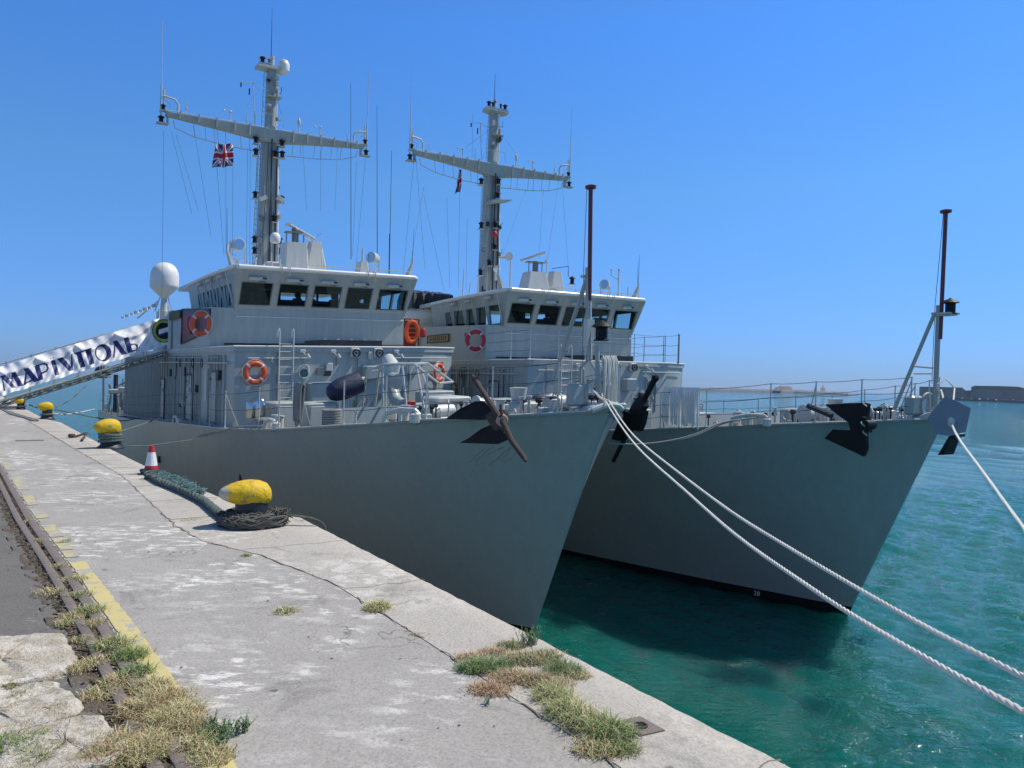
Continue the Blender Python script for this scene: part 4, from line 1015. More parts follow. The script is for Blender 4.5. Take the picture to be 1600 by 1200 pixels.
    LP=([(400,218),(400,237),(441,223),(441,241),(431,240),(399,304),(440,311),(429,341),(398,374),(398,391),(437,376),(438,392)] if i==0 else [(752,283),(779,283),(778,305),(752,352),(774,351),(773,385),(751,425),(765,410)])
    for px,py in LP: lantern(i,ms,AA(px,py,24.75),.135,.34)
    if i==1:
        h=mk_();h.sph(AA(773,366,24.5),.17,10);h.build('red_lamp','red',ms)
        a=AA(768,318,24.8);h=mk_();h.hexa([(24.3,a[1]-.2,a[2]-.1),(25,a[1]-.2,a[2]-.1),(25,a[1]+1.0,a[2]+.2),(24.3,a[1]+1.0,a[2]+.2),(24.3,a[1]-.2,a[2]+.1),(25,a[1]-.2,a[2]+.1),(25,a[1]+1.0,a[2]+.24),(24.3,a[1]+1.0,a[2]+.24)]);h.build('side_arm','grey',ms)
        a=AA(787,403,24);h=mk_();h.tube([(24,a[1]-.3,a[2]),(23.8,a[1],a[2]),(23.4,a[1],a[2])],[.05,.08,.24],12);h.build('horn','greyl',ms)
        a=AA(776,420,24);h=mk_();h.sph((24,a[1],a[2]),.2,12);h.cyl((24,a[1],a[2]-.6),(24,a[1],a[2]),.1,.1,8);h.build('radome','white',ms)
    else:
        for px,py,rz in ((411,310,.5),(438,311,-.5)):
            a=AA(px,py,24.6);h=mk_();h.box(a,(.2,.36,.2),tilt=Matrix.Rotation(rz,3,'X'));h.build('floodlight','greyl',ms)
def wires(i,root,L,r=.0065):
    h=0
    for px0,py0,px1,py1 in L:
        mb=MB(SF[i]);a=A(i,px0,py0,s=25.0);b=A(i,px1,py1,s=23.0 if py1>300 else 24.5);mb.tube([a,b],r,4);mb.build('halyard','wire',root)
def roofgear(i,root):
    f=SF[i];mk_=lambda:MB(f)
    def cone(s,t,w0,w1,z0,z1,d0=.9,d1=.6,name='radar_pedestal'):
        h=mk_();R_=lambda w,d,z:[(s-d/2,t-w/2+.05,z),(s-d/2+.05,t-w/2,z),(s+d/2,t-w/2,z),(s+d/2,t+w/2,z),(s-d/2+.05,t+w/2,z),(s-d/2,t+w/2-.05,z)]
        h.loft([R_(w0,d0,z0),R_(w1,d1,z1)]);return h.build(name,'greyl',root)
    def searchlight(s,t,z,yaw):
        h=mk_();
        for d in (-.27,.27): h.box((s,t+d,z-.22),(.06,.04,.75))
        h.box((s,t,z-.58),(.2,.5,.05));h.cyl((s,t,z-.6),(s,t,10.34),.05,.06,8);h.tube([(s,t-.2,z-.35),(s,t,z-.45),(s,t+.2,z-.35)],.015,5)
        b_=h.build('searchlight','greyl',root)
        h=mk_();d=Vector((-math.cos(yaw),math.sin(yaw),.05));c=Vector((s,t,z))
        h.tube([c-d*.28,c-d*.22,c,c+d*.2,c+d*.21],[.1,.2,.245,.245,.2],16);hd=h.build('lamp_head','greyl',b_)
        h=mk_();h.tube([c+d*.2,c+d*.215],[.21,.21],16);h.build('lens','steel',b_)
    if i==0:
        cone(20,-.38,1.08,.92,10.34,11.86,.9,.8)
        h=mk_()
        for t in (-.75,-.5,-.25,0): h.cyl((19.9,t,11.86),(19.9,t,12.3),.025,.025,6)
        h.cyl((20,-.35,11.86),(20,-.35,12.4),.12,.12,10);h.box((20,-.38,12.32),(.4,.8,.05));h.sph((20,-.35,12.42),.16,10);h.build('radar_turning_gear','greyd',root)
        a=Vector(A(0,452,351,s=20.2));b=Vector(A(0,492,374,s=19.6));h=mk_();d=(b-a);h.tube([a,b],.07,8);h.box(tuple(a),(.12,.3,.14));h.build('radar_scanner','greyl',root)
        cone(20.6,.75,1.15,.45,10.34,12.1,.8,.4,'vent_cowl')
        h=mk_();h.tube([A(0,480,375,s=20),A(0,492,372,s=20),A(0,502,364,s=20),A(0,503,412,s=20)],.02,5);h.tube([(19.9,.0,12.1),(19.9,.3,12.0),(19.9,.35,11.9)],.03,6);h.build('whip_bracket','greyl',root)
        h=mk_();a=A(0,430,372,s=21.5);h.lathe((a[0],a[1],a[2]-.24),[(.10,0),(.2,.03),(.23,.12),(.23,.28),(.19,.4),(.1,.47),(.01,.5)],14);h.build('radome','white',root)
        h=mk_()
        for d in (-.15,.15): h.cyl((a[0],a[1]+d,10.9),(a[0],a[1]+d,a[2]-.2),.03,.03,6)
        h.bbox((a[0],a[1]-.05,10.75),(.5,.75,.85),.05);h.tube([(a[0],a[1]+.2,11.0),(a[0],a[1]+.5,10.95),(a[0],a[1]+.75,10.8)],[.12,.2,.22],10);h.build('radome_stand','greyl',root)
        searchlight(18,-3.25,11.30,.1);searchlight(18,2.42,11.2,-1.0)
        for k in range(7):
            h=mk_();t=-3.1+k*.32;h.cyl((18.3,t,10.34),(18.3,t,10.34+.25+.12*(k%3)),.035,.03,6);h.sph((18.3,t,10.62+.12*(k%3)),.06,6);h.build('signal_lamp','greyl',root)
        for px,y0,y1 in ((548,130,405),(589,165,395)):
            h=mk_();h.tube([A(0,px,y0,s=21),A(0,px+.5,y1,s=21)],[.008,.02],5);h.build('whip_antenna','wire',root)
        h=mk_();h.tube([A(0,612,235,s=17.5),A(0,609.5,365,s=17.5),A(0,609,366,s=17.5),A(0,608,430,s=17.5)],[.008,.014,.026,.028],6);h.build('whip_antenna','wire',root)
        cone(17.6,1.75,.5,.35,10.34,10.95,.5,.4,'vent_cowl')
        h=mk_();h.cyl((17.6,1.75,10.95),(17.6,1.75,11.5),.05,.04,8);h.build('whip_base','greyl',root)
    else:
        cone(20,-.25,1.5,.95,10.34,11.65,1.0,.7)
        h=mk_()
        for t in (-.65,-.4,-.15,.1): h.cyl((19.9,t,11.65),(19.9,t,12.1),.025,.025,6)
        h.cyl((20,-.25,11.65),(20,-.25,12.2),.12,.12,10);h.box((20,-.25,12.14),(.4,.9,.05));h.build('radar_turning_gear','greyd',root)
        a=Vector(A(1,813,407,s=20.3));b=Vector(A(1,852,394,s=19.7));h=mk_();h.tube([a,b],.06,8);h.build('radar_scanner','greyl',root)
        cone(20.4,1.2,1.0,.5,10.34,11.85,.8,.4,'vent_cowl')
        h=mk_();h.tube([A(1,862,420,s=20),A(1,888,416,s=20),A(1,888,432,s=20)],.02,5);h.build('whip_bracket','rust',root)
        h=mk_();h.cyl(A(1,854,402,s=20),A(1,854,450,s=20),.02,.04,6);h.sph(A(1,854,409,s=20),.1,8);h.build('horn_post','greyl',root)
        searchlight(18,2.55,11.05,-.9)
        h=mk_();a=A(1,798,408,s=20);h.cyl(a,(a[0],a[1],10.34),.03,.05,6);h.build('whip_antenna','greyl',root)
        a=A(1,894,438,s=19);lantern(1,root,a,.14,.36)
        h=mk_();a=A(1,967,422,s=18);h.cyl((a[0],a[1],10.34),(a[0],a[1],10.7),.18,.06,8);h.cyl((a[0],a[1],10.6),a,.035,.035,6);h.tube([A(1,967,437,s=18),A(1,961,435,s=18),A(1,955,430,s=18),A(1,955,422,s=18)],.03,6);h.sph(a,.07,8);h.sph(A(1,955,422,s=18),.06,8);h.build('wind_sensor','greyl',root)
        h=mk_();h.tube([A(1,997,408,s=18),A(1,996,450,s=18),A(1,991,462,s=18)],[.006,.012,.03],5);h.build('whip_antenna','wire',root)
        h=mk_();h.cyl(A(1,981,448,s=17.5),A(1,981,462,s=17.5),.03,.03,6);h.build('whip_base','greyl',root)
        for px,y0 in ((725,420),(735,440),(748,430)):
            h=mk_();h.tube([A(1,px,y0,s=22.5),A(1,px-2,462,s=22.5)],[.02,.04],6);h.build('pole','greyl',root)
    # roof corner horns
    for t,d in ((-3.7,-1),(3.66,1)):
        h=mk_();h.hexa([(16.9,t,10.3),(17.3,t,10.3),(17.3,t-.16*d,10.3),(16.9,t-.16*d,10.3),(17.0,t+.2*d,10.95),(17.15,t+.2*d,10.95),(17.15,t+.13*d,10.95),(17.0,t+.13*d,10.95)]);h.cyl((17.07,t+.16*d,10.9),(17.07,t+.16*d,11.15),.05,.05,8);h.build('corner_bracket','greyl',root)
        h=mk_();h.tube([(17.07,t+.16*d,11.1),(17.07,t+.2*d,12.5)],[.012,.006],5);h.build('whip_antenna','wire',root)
def jack(i,root):
    f=SF[i];mk_=lambda:MB(f);a=lambda px,py,t=0:A(i,px,py,t=t)
    V=lambda *p:[a(*q_) for q_ in p]
    if i==0:
        h=mk_();P=V((919,418),(921,562));h.tube([P[0],P[1]],.066,8);h.tube(V((921,560),(907,575),(906,640)),.04,6);h.tube(V((921,562),(937,588),(938,614)),.035,6);h.tube(V((912,577),(913,632)),.03,6);h.tube(V((933,540),(934,612)),.05,6)
        js=h.build('jackstaff_post','grey',root)
        h=mk_();h.tube(V((923,292),(921,470)),.05,10);h.lathe(a(923,292),[(.02,-.06),(.12,-.04),(.13,.02),(.05,.05)],12);h.build('staff','staff',js)
        h=mk_();h.tube(V((918,432),(862,600)),.05,8);h.build('brace','grey',js)
        h=mk_();h.tube(V((917,294),(912,418),(910,600)),.008,4);h.build('halyard','wire',js)
        h=mk_();c=a(940,534);h.box((c[0],c[1],c[2]),(.3,.34,.03));h.box(a(920,520),(.14,.2,.6));h.box(a(916,432),(.1,.25,.06));h.parts('lamp_shelf','greyl',js);c=a(940,519);lantern(0,js,(c[0],c[1],c[2]+.02),.19,.42)
    else:
        h=mk_();h.tube(V((1467,477),(1461,640)),.066,8);h.tube(V((1457,616),(1456,650)),.03,6);h.tube(V((1450,618),(1450,640)),.03,6);js=h.build('jackstaff_post','grey',root)
        h=mk_();h.tube(V((1478,330),(1469,530)),.05,10);h.lathe(a(1478,330),[(.02,-.06),(.13,-.04),(.14,.02),(.05,.05)],12);h.build('staff','staff',js)
        h=mk_();h.tube(V((1460,491),(1397,640)),.05,8);h.tube(V((1456,490),(1470,489)),.04,6);h.build('brace','grey',js)
        h=mk_();h.tube(V((1474,334),(1461,478),(1456,600)),.008,4);h.build('halyard','wire',js)
        h=mk_();h.box(a(1482,490),(.3,.5,.04));h.tube(V((1425,572),(1458,575)),.025,6);h.tube(V((1428,584),(1456,584)),.02,6);h.parts('lamp_shelf','greyl',js);c=a(1485,480);lantern(1,js,(c[0],c[1],c[2]+.02),.17,.38)
ships=[]
for i in range(2):
    root,mb,AA=ship(i,('grey minehunter moored nearest the quay, its boarding gangway down to the quayside','grey minehunter moored outboard on the far side, its bow free over open water')[i])
    ships.append(root);mast(i,root);roofgear(i,root);jack(i,root)
    SS=[.55,1.35,2.15,3.05,4.75,6.2,7.3] if i==1 else [.75,1.75,2.95,4.0,5.4]
    rail(i,root,[(s,-td(s)+.05,zd(s)) for s in SS],braces=(0,2))
    if i==0: rail(i,root,[(s,-td(s)+.05,zd(s)) for s in (7.35,8.55,9.9,13.0,14.7)],h=1.2,wires=(.93,.5),braces=(0,3))
    rail(i,root,[(s,-td(s)+.05,zd(s)) for s in (16.0,17.3,18.5,19.9,21.3,22.8,24.3,26,28,30,32,34,37,40,43,46,50.5)],h=1.15,r=.018,mat='grey')
    rail(i,root,[(s,td(s)-.05,zd(s)) for s in (.55,1.3,2.3,3.4,4.8,6.4,8.2,10.2,12.2,14.2)],braces=(2,))
    if i==1:
        rail(i,root,[(18.0,-4.3,7.28),(15.0,-4.3,7.28),(13.5,-4.3,7.28),(13.5,-3.0,7.28),(13.5,-1.7,7.28),(13.5,-.5,7.28),(13.5,.8,7.28),(13.5,2.5,7.28)],h=1.15,wires=(1,.66,.33))
        rail(i,root,[(13.9,3.6,7.28),(14.5,4.2,7.28),(15.6,4.25,7.28),(17.0,4.25,7.28),(18.5,4.25,7.28),(20.5,4.25,7.28)],h=1.3,wires=(1,.66,.33),mat='greyd')
    # aft superstructure
    h=MB(SF[i]);h.prism([(27.3,3.2),(38,3.0),(38,-3.0),(27.3,-3.2)],7.26,8.4);h.build('aft_house','grey',root)
    h=MB(SF[i]);h.loft([[(30,-1.3,8.4),(34,-1.2,8.4),(34,1.2,8.4),(30,1.3,8.4)],[(30.6,-1.0,10.6),(33.6,-.9,10.9),(33.6,.9,10.9),(30.6,1.0,10.6)]]);h.build('funnel','grey',root)
    h=MB(SF[i])
    for k in range(5): h.tube([(27.4+k*1.6,-3.1,8.4),(27.4+k*1.6,-3.1,9.4)],.02,5)
    h.tube([(27.4,-3.1,9.4),(34,-3.1,9.4)],.02,5);h.tube([(27.4,-3.1,8.9),(34,-3.1,8.9)],.015,5);h.parts('aft_rail','greyl',root)
wires(0,ships[0],[(256,205,253,470),(268,207,300,335),(302,194,330,370),(334,200,350,400),(353,235,353,395),(364,262,363,400),(387,231,385,412),(391,231,390,420),(402,247,401,400),(473,223,479,330),(501,235,501,330),(528,226,523,330),(557,252,551,400),(571,247,557,410),(405,140,386,165),(424,120,440,180),(275,210,310,330)])
wires(1,ships[1],[(647,247,628,450),(650,247,664,420),(662,292,640,420),(662,305,694,455),(698,308,703,450),(719,263,716,450),(730,342,728,452),(738,177,738,247),(822,295,783,405),(849,295,842,405),(873,282,855,410),(878,279,888,420),(785,211,806,240),(768,200,729,229),(752,290,748,440)])
# ladders, recess, nameboards on the wings
r0=ships[0];h=MB(F0)
c4=[A(0,285.5,483.5,t=-4.41),A(0,329,483.5,t=-4.41),A(0,329,516,t=-4.41),A(0,284,537,t=-4.41)]
h.add(c4,[(0,1,2,3)]);h.add([(p[0],-4.415,p[2]) for p in c4],[(0,1,2,3)])
rc=h.build('lifebuoy_recess','maroon',r0);h=MB(F0);h.tube([(p[0],-4.43,p[2]) for p in c4],.04,5,True);h.build('frame','dark',rc)
h=MB(F0);a=A(0,265,488,t=-4.48);b=A(0,281,497,t=-4.48);h.hexa([(a[0],-4.46,b[2]),(b[0],-4.46,b[2]),(b[0],-4.46,a[2]),(a[0],-4.46,a[2]),(a[0],-4.5,b[2]),(b[0],-4.5,b[2]),(b[0],-4.5,a[2]),(a[0],-4.5,a[2])]);h.build('notice_board','turf',r0)
r1=ships[1]
h=MB(F1);h.box((21.9,-4.44,8.36),(2.5,.06,.34));bd_=h.build('nameboard','brass',r1)
h=MB(F1);h.tube([(20.65,-4.48,8.19),(20.65,-4.48,8.53),(23.15,-4.48,8.53),(23.15,-4.48,8.19)],.022,5,True)
h.build('frame','dark',bd_)
h=MB(F1)
for k,(s_,w_,hh) in enumerate(((22.75,.05,.2),(22.55,.12,.05),(22.35,.05,.22),(22.15,.06,.22),(21.9,.05,.22),(21.68,.05,.2),(21.45,.06,.22),(21.22,.05,.22),(21.0,.05,.2))): h.box((s_,-4.478,8.36),(w_,.012,hh))
h.build('raised_strokes','dark',bd_)
h=MB(F1);h.tube([(18.75,-4.5,8.5),(18.75,-4.5,8.1)],[.07,.05],8);h.build('smoke_float','red',r1)
# draught mark near the outboard bow, and hull welds
zt=.13
for px in (1179,):
    p=None
    for s0 in [5+.02*k for k in range(120)]:
        tt,lo,v=hull_t(s0,zt)
        u_=F1(s0,-tt,zt);
        # compare viewing direction with the mark's own bearing
        rr=ray(px,930);
        if abs(u_.x/u_.y-rr.x/rr.y)<.004: p=(s0,-tt);break
    if p:
        a_=F1(p[0]+.2,-hull_t(p[0]+.2,zt)[0]-.012,zt);b_=F1(p[0]-.2,-hull_t(p[0]-.2,zt)[0]-.012,zt)
        X=(b_-a_).normalized();N=Vector((-.75,-.65,0));txt('draught_mark','28',(a_+b_)/2+Vector((-.02,-.02,0)),X,(0,0,1),.2,'tape',r1)
# dome on the after deckhouse of the nearer ship
h=MB(F0);h.lathe((33,-3.3,10.26),[(.15,0),(.28,.12),(.68,.52),(.73,.60),(.74,.70),(.74,1.15),(.71,1.37),(.63,1.60),(.49,1.79),(.31,1.91),(.14,1.96),(.02,1.97)],32);dm=h.build('satellite_dome','white',r0)
h=MB(F0);h.cyl((33,-3.3,8.4),(33,-3.3,9.5),.40,.36,14);h.cyl((33,-3.3,9.5),(33,-3.3,10.3),.2,.14,12);h.tube([(33,-3.75,9.5),(33,-3.5,10.3)],.03,5);h.tube([(33,-2.85,9.5),(33,-3.1,10.3)],.03,5);h.tube([(32.6,-3.6,8.8),(32.6,-3.6,9.6)],.05,6);h.tube([(33.4,-3.0,8.8),(33.4,-3.0,9.8)],.05,6);h.cyl((33,-3.3,7.2),(33,-3.3,8.5),.34,.34,14);h.build('pedestal','greyl',dm)
h=MB(F0);h.tube([A(0,215,497,t=-3.6),A(0,248,470,t=-3.2)],.05,6)
for k in range(8): h.sph(A(0,192+k*7,496-k*2.6,t=-3.7),.12+.05*(k%2),7)
h.parts('aft_davit','greyl',r0)
# jumble of gear on the after deck
rr=random.Random(5);h=MB(F0)
for k in range(40):
    s=rr.uniform(41,50);t=rr.uniform(-4.6,-1);z=zd(s);hh=rr.uniform(.5,2.6)
    h.tube([(s,t,z),(s+rr.uniform(-.2,.2),t+rr.uniform(-.2,.2),z+hh),(s+rr.uniform(-.8,.8),t+rr.uniform(-.5,.5),z+hh+rr.uniform(-.3,.5))],rr.uniform(.03,.08),6)
h.parts('sweep_gear','greyd',r0)
h=MB(F0)
for k in range(14):
    s=rr.uniform(41,50);t=rr.uniform(-4.6,-2);h.bbox((s,t,zd(s)+rr.uniform(.2,1.6)),(rr.uniform(.3,.9),rr.uniform(.3,.8),rr.uniform(.3,1)),.05)
h.parts('cable_drum','grey',r0)
h=MB(F0);h.sph(A(0,161,581,t=-4.0),.62,12,(1,1,.9));h.cyl((46.4,-4.0,3.2),(46.4,-4.0,5.8),.15,.15,8);h.build('covered_winch','dark',r0)
# ---------------------------------------------------------------- loose things on and around the ships
a0,p0=ax(0);a1,p1=ax(1)
lifebuoy(F0(13.30,-3.77,6.40),-a0,(0,0,1),.40,'orange lifebuoy on the front of the nearer ship, left of the ladder',text='M112')
n=(F0(13.45,2.6,7)-F0(14.21,3.96,7)).cross(Vector((0,0,1)));n=n if n.dot(-a0)>0 else -n
lifebuoy(F0(13.72,3.33,6.30)+n.normalized()*.09,n,(0,0,1),.40,'faded orange lifebuoy on the slanted right corner of the nearer ship deckhouse')
lifebuoy(F0(*A(0,314,506,t=-4.75)),-p0*.75-a0*.65,(0,0,1),.45,'orange lifebuoy in the dark red recess on the wing of the nearer ship')
lifebuoy(F1(*A(1,743,532,t=-4.72)),-p1*.75-a1*.65,(0,0,1),.46,'dark red lifebuoy on the bridge wing of the outboard ship',col='red')
# red smoke float beside the recess lifebuoy
h=MB(F0);h.tube([A(0,297,496,t=-4.6),A(0,297,512,t=-4.6),A(0,298,522,t=-4.6)],[.13,.14,.04],10);tag(h.build('smoke_float','red'),'red smoke float hanging left of the lifebuoy in the dark red recess','smoke float')
# orange rescue gear in its rack between the two ships
c=A(0,642,520,s=18.0);o=thing('rescue_rack',F0(*c),'orange rescue ladder and float in a rack right of the nearer bridge','rescue gear')
h=MB(F0);s,t,z=c
for d in (-.33,.38): h.tube([(s,t+d,z-.9),(s,t+d,z+.62)],.03,6)
h.tube([(s,t-.36,z+.62),(s,t+.4,z+.60)],.03,6);h.box((s+.2,t,z-.05),(.04,.7,1.2));h.build('rack','maroon',o)
h=MB(F0);h.tube([(s-.1,t+.28*math.cos(q_),z+.05+.45*math.sin(q_)) for q_ in [k*math.pi/8 for k in range(16)]],.1,8,True)
for k in range(5): h.box((s-.12,t,z-.4+k*.2),(.06,.5,.06))
h.build('float','orange',o)
h=MB(F0);h.lathe((s-.1,t+.55,z-.2),[(.05,0),(.13,.05),(.14,.3),(.08,.4)],10);h.build('light','red',o)
# flags
def unionjack(u,v):
    """u 0..1 across, v 0..1 up"""
    x=(u-.5)*2;y=(v-.5)
    if abs(y)<.1 or abs(x)<.1: return 1
    if abs(y)<.167 or abs(x)<.167: return 2
    d1=abs(y-.5*x)/1.118;d2=abs(y+.5*x)/1.118
    if d1<.10:
        k=(y-.5*x)*(1 if x<0 else -1)
        return 1 if -.075<k<.0 else 2
    if d2<.10:
        k=(y+.5*x)*(1 if x<0 else -1)
        return 1 if 0.<k<.075 else 2
    return 0
def flag(i,corners,s,label,amp,nu=96,nv=48,name='flag',ph=0):
    mb=MB(SF[i]);TL,TR,BL,BR=[Vector(A(i,*c,s=s)) for c in corners]
    P=[]
    for b in range(nv+1):
        for a in range(nu+1):
            u,v=a/nu,b/nv;p=(BL*(1-u)+BR*u)*(1-v)+(TL*(1-u)+TR*u)*v
            k=1-u
            p=p+Vector((amp*k*math.sin(7*k+3*v+ph)+amp*.4*math.sin(15*u+5*v),0,.05*k*math.sin(9*k+ph)))
            P.append(tuple(p))
    mb.v=[mb.f(*p) for p in P]
    for b in range(nv):
        for a in range(nu):
            w_=nu+1;k=b*w_+a;mb.F.append((k,k+1,k+w_+1,k+w_));mb.m.append(unionjack(1-(a+.5)/nu,(b+.5)/nv))
    o=mb.build(name,['fblue','fred','fwhite'],ang=80)
    return tag(o,label,'flag')
flag(0,[(337,225),(364.5,225),(332,263),(364.5,259)],24.2,'large red white and blue flag flying below the left arm of the nearer mast',.12)
flag(1,[(716,267),(721,264),(712,302),(720,299)],24.3,'small furled red white and blue flag under the yard of the outboard mast',.16,60,40,ph=2)
# ---------------------------------------------------------------- gangway and banner
SG=24.55
def bp(px,yo,d=0,s=SG):   # yo: 0 top edge .. 1 bottom edge of banner
    yt=573-.304*px;yb=619.5-.308*px
    return A(0,px,yt+(yb-yt)*yo,s=s+d)
o=thing('gangway',Q(25,-12.5,QZ),'metal gangway sloping from the quay up to the nearer ship, banner on its side','gangway')
L0=Vector(bp(-75,1.16,s=25.0));L1=Vector(A(0,262,548,s=25.0))
h=MB(F0)
for d,off in ((0,0),(.9,0)):
    for z in (-.02,-.22): h.tube([L0+Vector((d,0,z)),L1+Vector((d,0,z))],.045,6)
    n=16
    for k in range(n): a=L0.lerp(L1,k/n);b=L0.lerp(L1,(k+1)/n);h.tube([a+Vector((d,0,-.22)),b+Vector((d,0,-.02))],.02,5);h.tube([a+Vector((d,0,-.22)),a+Vector((d,0,-.02))],.02,5)
h.build('side_truss','grey',o)
h=MB(F0);h.hexa([tuple(L0+Vector((x,0,z))) for x,z in ((0,-.05),(.9,-.05))]+[tuple(L1+Vector((x,0,-.05))) for x in (.9,0)]+[tuple(L0+Vector((x,0,0))) for x in (0,.9)]+[tuple(L1+Vector((x,0,0))) for x in (.9,0)]);h.build('walkway','greyd',o)
h=MB(F0)
for d in (0,.9):
    h.tube([L0+Vector((d,0,1.55)),L1+Vector((d,0,1.55))],.025,6)
    for k in range(10): a=L0.lerp(L1,k/9);h.tube([a+Vector((d,0,-.02)),a+Vector((d,0,1.6))],.02,5)
h.build('handrail','greyl',o)
h=MB(F0)
for k in range(22): a=L0.lerp(L1,(k+.5)/22);h.box(tuple(a+Vector((.45,0,-.10))),(1.1,.05,.1))
h.build('cross_member','steel',o)
# glyphs: (x offset, width, polygons in a unit cell)
GL=[('M',0,32,[[(0,0),(.08,0),(.16,1),(.10,1)],[(.02,1),(.30,1),(.62,.02),(.44,.02)],[(.40,.12),(.50,.30),(.72,.98),(.64,1)],[(.60,1),(.82,1),(1.0,0),(.74,0)]]),
('A',33,22,[[(-.05,0),(.12,0),(.62,1),(.5,1)],[(.28,1),(.66,1),(1.15,0),(.72,0)],[(.1,.02),(.62,.1),(.7,.22),(.2,.14)]]),
('P',57,22,[[(.0,0),(.36,0),(.36,1),(.0,1)],[(.30,1),(.72,1),(.95,.86),(.95,.55),(.75,.38),(.30,.34),(.30,.44),(.66,.48),(.8,.6),(.8,.82),(.64,.91),(.30,.91)]]),
('I',83,8.5,[[(.1,0),(.9,0),(.9,1),(.1,1)],[(.2,1.07),(.34,1.07),(.34,1.17),(.2,1.17)],[(.66,1.07),(.8,1.07),(.8,1.17),(.66,1.17)]]),
('V',95,23,[[(-.05,1),(.38,1),(.85,0),(.52,0)],[(.62,.0),(.78,0),(1.08,1),(.98,1)]]),
('N',124,26,[[(.04,0),(.36,0),(.36,1),(.04,1)],[(.62,0),(.94,0),(.94,1),(.62,1)],[(-.04,.93),(1.02,.93),(1.02,1.02),(-.04,1.02)]]),
('L',180,19,[[(-.08,0),(.05,0),(.55,1),(.42,1)],[(.26,1),(.66,1),(1.1,0),(.68,0)]]),
('b',203,19,[[(.0,0),(.42,0),(.42,1),(.0,1)],[(.36,.5),(.72,.5),(.96,.36),(.96,.14),(.76,0),(.36,0),(.36,.09),(.66,.09),(.78,.18),(.78,.32),(.66,.41),(.36,.41)]])]
E1=Vector((.956,-.293));E2=Vector((-.293,-.956));B0=Vector((6,611.5))
def inside(poly,x,y):
    c=False;n=len(poly)
    for k in range(n):
        x1,y1=poly[k];x2,y2=poly[k-1]
        if (y1>y)!=(y2>y) and x<(x2-x1)*(y-y1)/(y2-y1)+x1: c=not c
    return c
def bancol(px,py):
    d=math.hypot(px-256,(py-517)*1.0)
    if d<18.3:
        if d>17 or 12.2<d<13: return 3
        if d>13: return 2
        k=(px-256)*.3+(py-517)
        if -4<k<3 and px>248: return 0
        if 3<=k<6 and px>246: return 1
        return 3
    v=Vector((px,py))-B0;X=v.dot(E1);Y=v.dot(E2)/24.5
    if -.2<Y<1.3 and -8<X<235:
        xc=X-147*.98
        # round O
        ex=(X-166)/13;ey=(Y-.5)/.55;r2=ex*ex+ey*ey
        if r2<1:
            ix=(X-163)/7.6;iy=(Y-.5)/.43
            if ix*ix+iy*iy>1: return 1
        for nme,x0,w_,pl in GL:
            if x0-4<X<x0+w_+5:
                for p in pl:
                    if inside(p,(X-x0)/w_,Y): return 1
    return 0
def fold(u,v):
    """cloth relief: the banner is tied at the top every couple of metres and sags between"""
    k=(u+70)/62.;fr=k-math.floor(k);tie=abs(fr-.5)*2
    top=(v-.62)
    w_=.16*math.exp(-((1-v-.30*(1-(tie)**2)-.03)**2)/.012)
    return -(w_*.9+.05*math.sin(u*.09+v*5)+.025*math.sin(u*.31+v*9+2*math.sin(u*.05))+.018*math.sin(u*.55-v*13)*(1-v))
h=MB(F0);nu,nv=820,110;x0,x1=-75,262.5
for b in range(nv+1):
    v=b/nv
    for a in range(nu+1):
        px=lerp(x0,x1,a/nu);sag=.03*math.sin(px*.1)
        h.v.append(F0(*bp(px,1-v+(.02*math.sin(px*.21) if b in(0,) else 0),fold(px,v)-.05-.8*(1-v))))
for b in range(nv):
    for a in range(nu):
        px=lerp(x0,x1,(a+.5)/nu);v=(b+.5)/nv;yt=573-.304*px;yb=619.5-.308*px;py=yt+(yb-yt)*(1-v)
        k=b*(nu+1)+a;h.F.append((k,k+1,k+nu+2,k+nu+1));h.m.append(bancol(px,py))
tag(h.build('banner',['banner','ink','emby','black'],ang=80),'long white banner with big dark blue letters and a round emblem on the gangway','banner')
# ---------------------------------------------------------------- mooring lines
def planeline(i_or_none,Aw,Bw,pxs,extra=None):
    """rope over the vertical plane Aw-Bw passing the seen points"""
    Aw,Bw=Vector(Aw),Vector(Bw);d=(Bw-Aw);nrm=Vector((d.y,-d.x,0)).normalized();out=[]
    for px,py in pxs:
        r_=ray(px,py);o_=Vector((0,0,H));k=(Aw-o_).dot(nrm)/r_.dot(nrm);out.append(o_+r_*k)
    return out
def smooth(P,n=6):
    out=[]
    for k in range(len(P)-1):
        a,b,c,d=P[max(k-1,0)],P[k],P[k+1],P[min(k+2,len(P)-1)]
        for j in range(n):
            t=j/n;out.append(.5*((2*b)+(c-a)*t+(2*a-5*b+4*c-d)*t*t+(3*b-a-3*c+d)*t**3))
    out.append(P[-1]);return out
bow=F0(.05,.0,5.95)
for k,(pts,end,lab) in enumerate((([(975,662),(1000,690),(1060,738),(1142,799),(1225,851),(1345,922),(1450,981),(1530,1022),(1600,1058),(1680,1100)],Q(-13.3,-8.5),'upper of the two white mooring ropes from the bow of the nearer ship'),
 ([(968,662),(1000,703),(1070,766),(1150,836),(1262,915),(1337,964),(1450,1030),(1530,1074),(1600,1112),(1680,1154)],Q(-12.9,-8.7),'lower of the two white mooring ropes from the bow of the nearer ship'))):
    st=F0(-.02,-.05-.10*k,5.93)
    P=[st]+planeline(None,st,end,pts);P.append(Vector((end.x,end.y,QZ+.03)))
    P=smooth(P,5);h=MB();strand3(h,P,.0165,.16)
    # eye around the fairlead bar
    e=F0(.38,-.12,6.1);h.tube([st,F0(.2,-.1-.05*k,6.0),F0(.42,-.25,6.25),F0(.45,-.0,6.38),F0(.42,.1,6.2),F0(.2,-.05,6.0)],.016,6)
    tag(h.build('mooring_rope','rope'),lab,'mooring rope','pair of mooring ropes from the near bow')
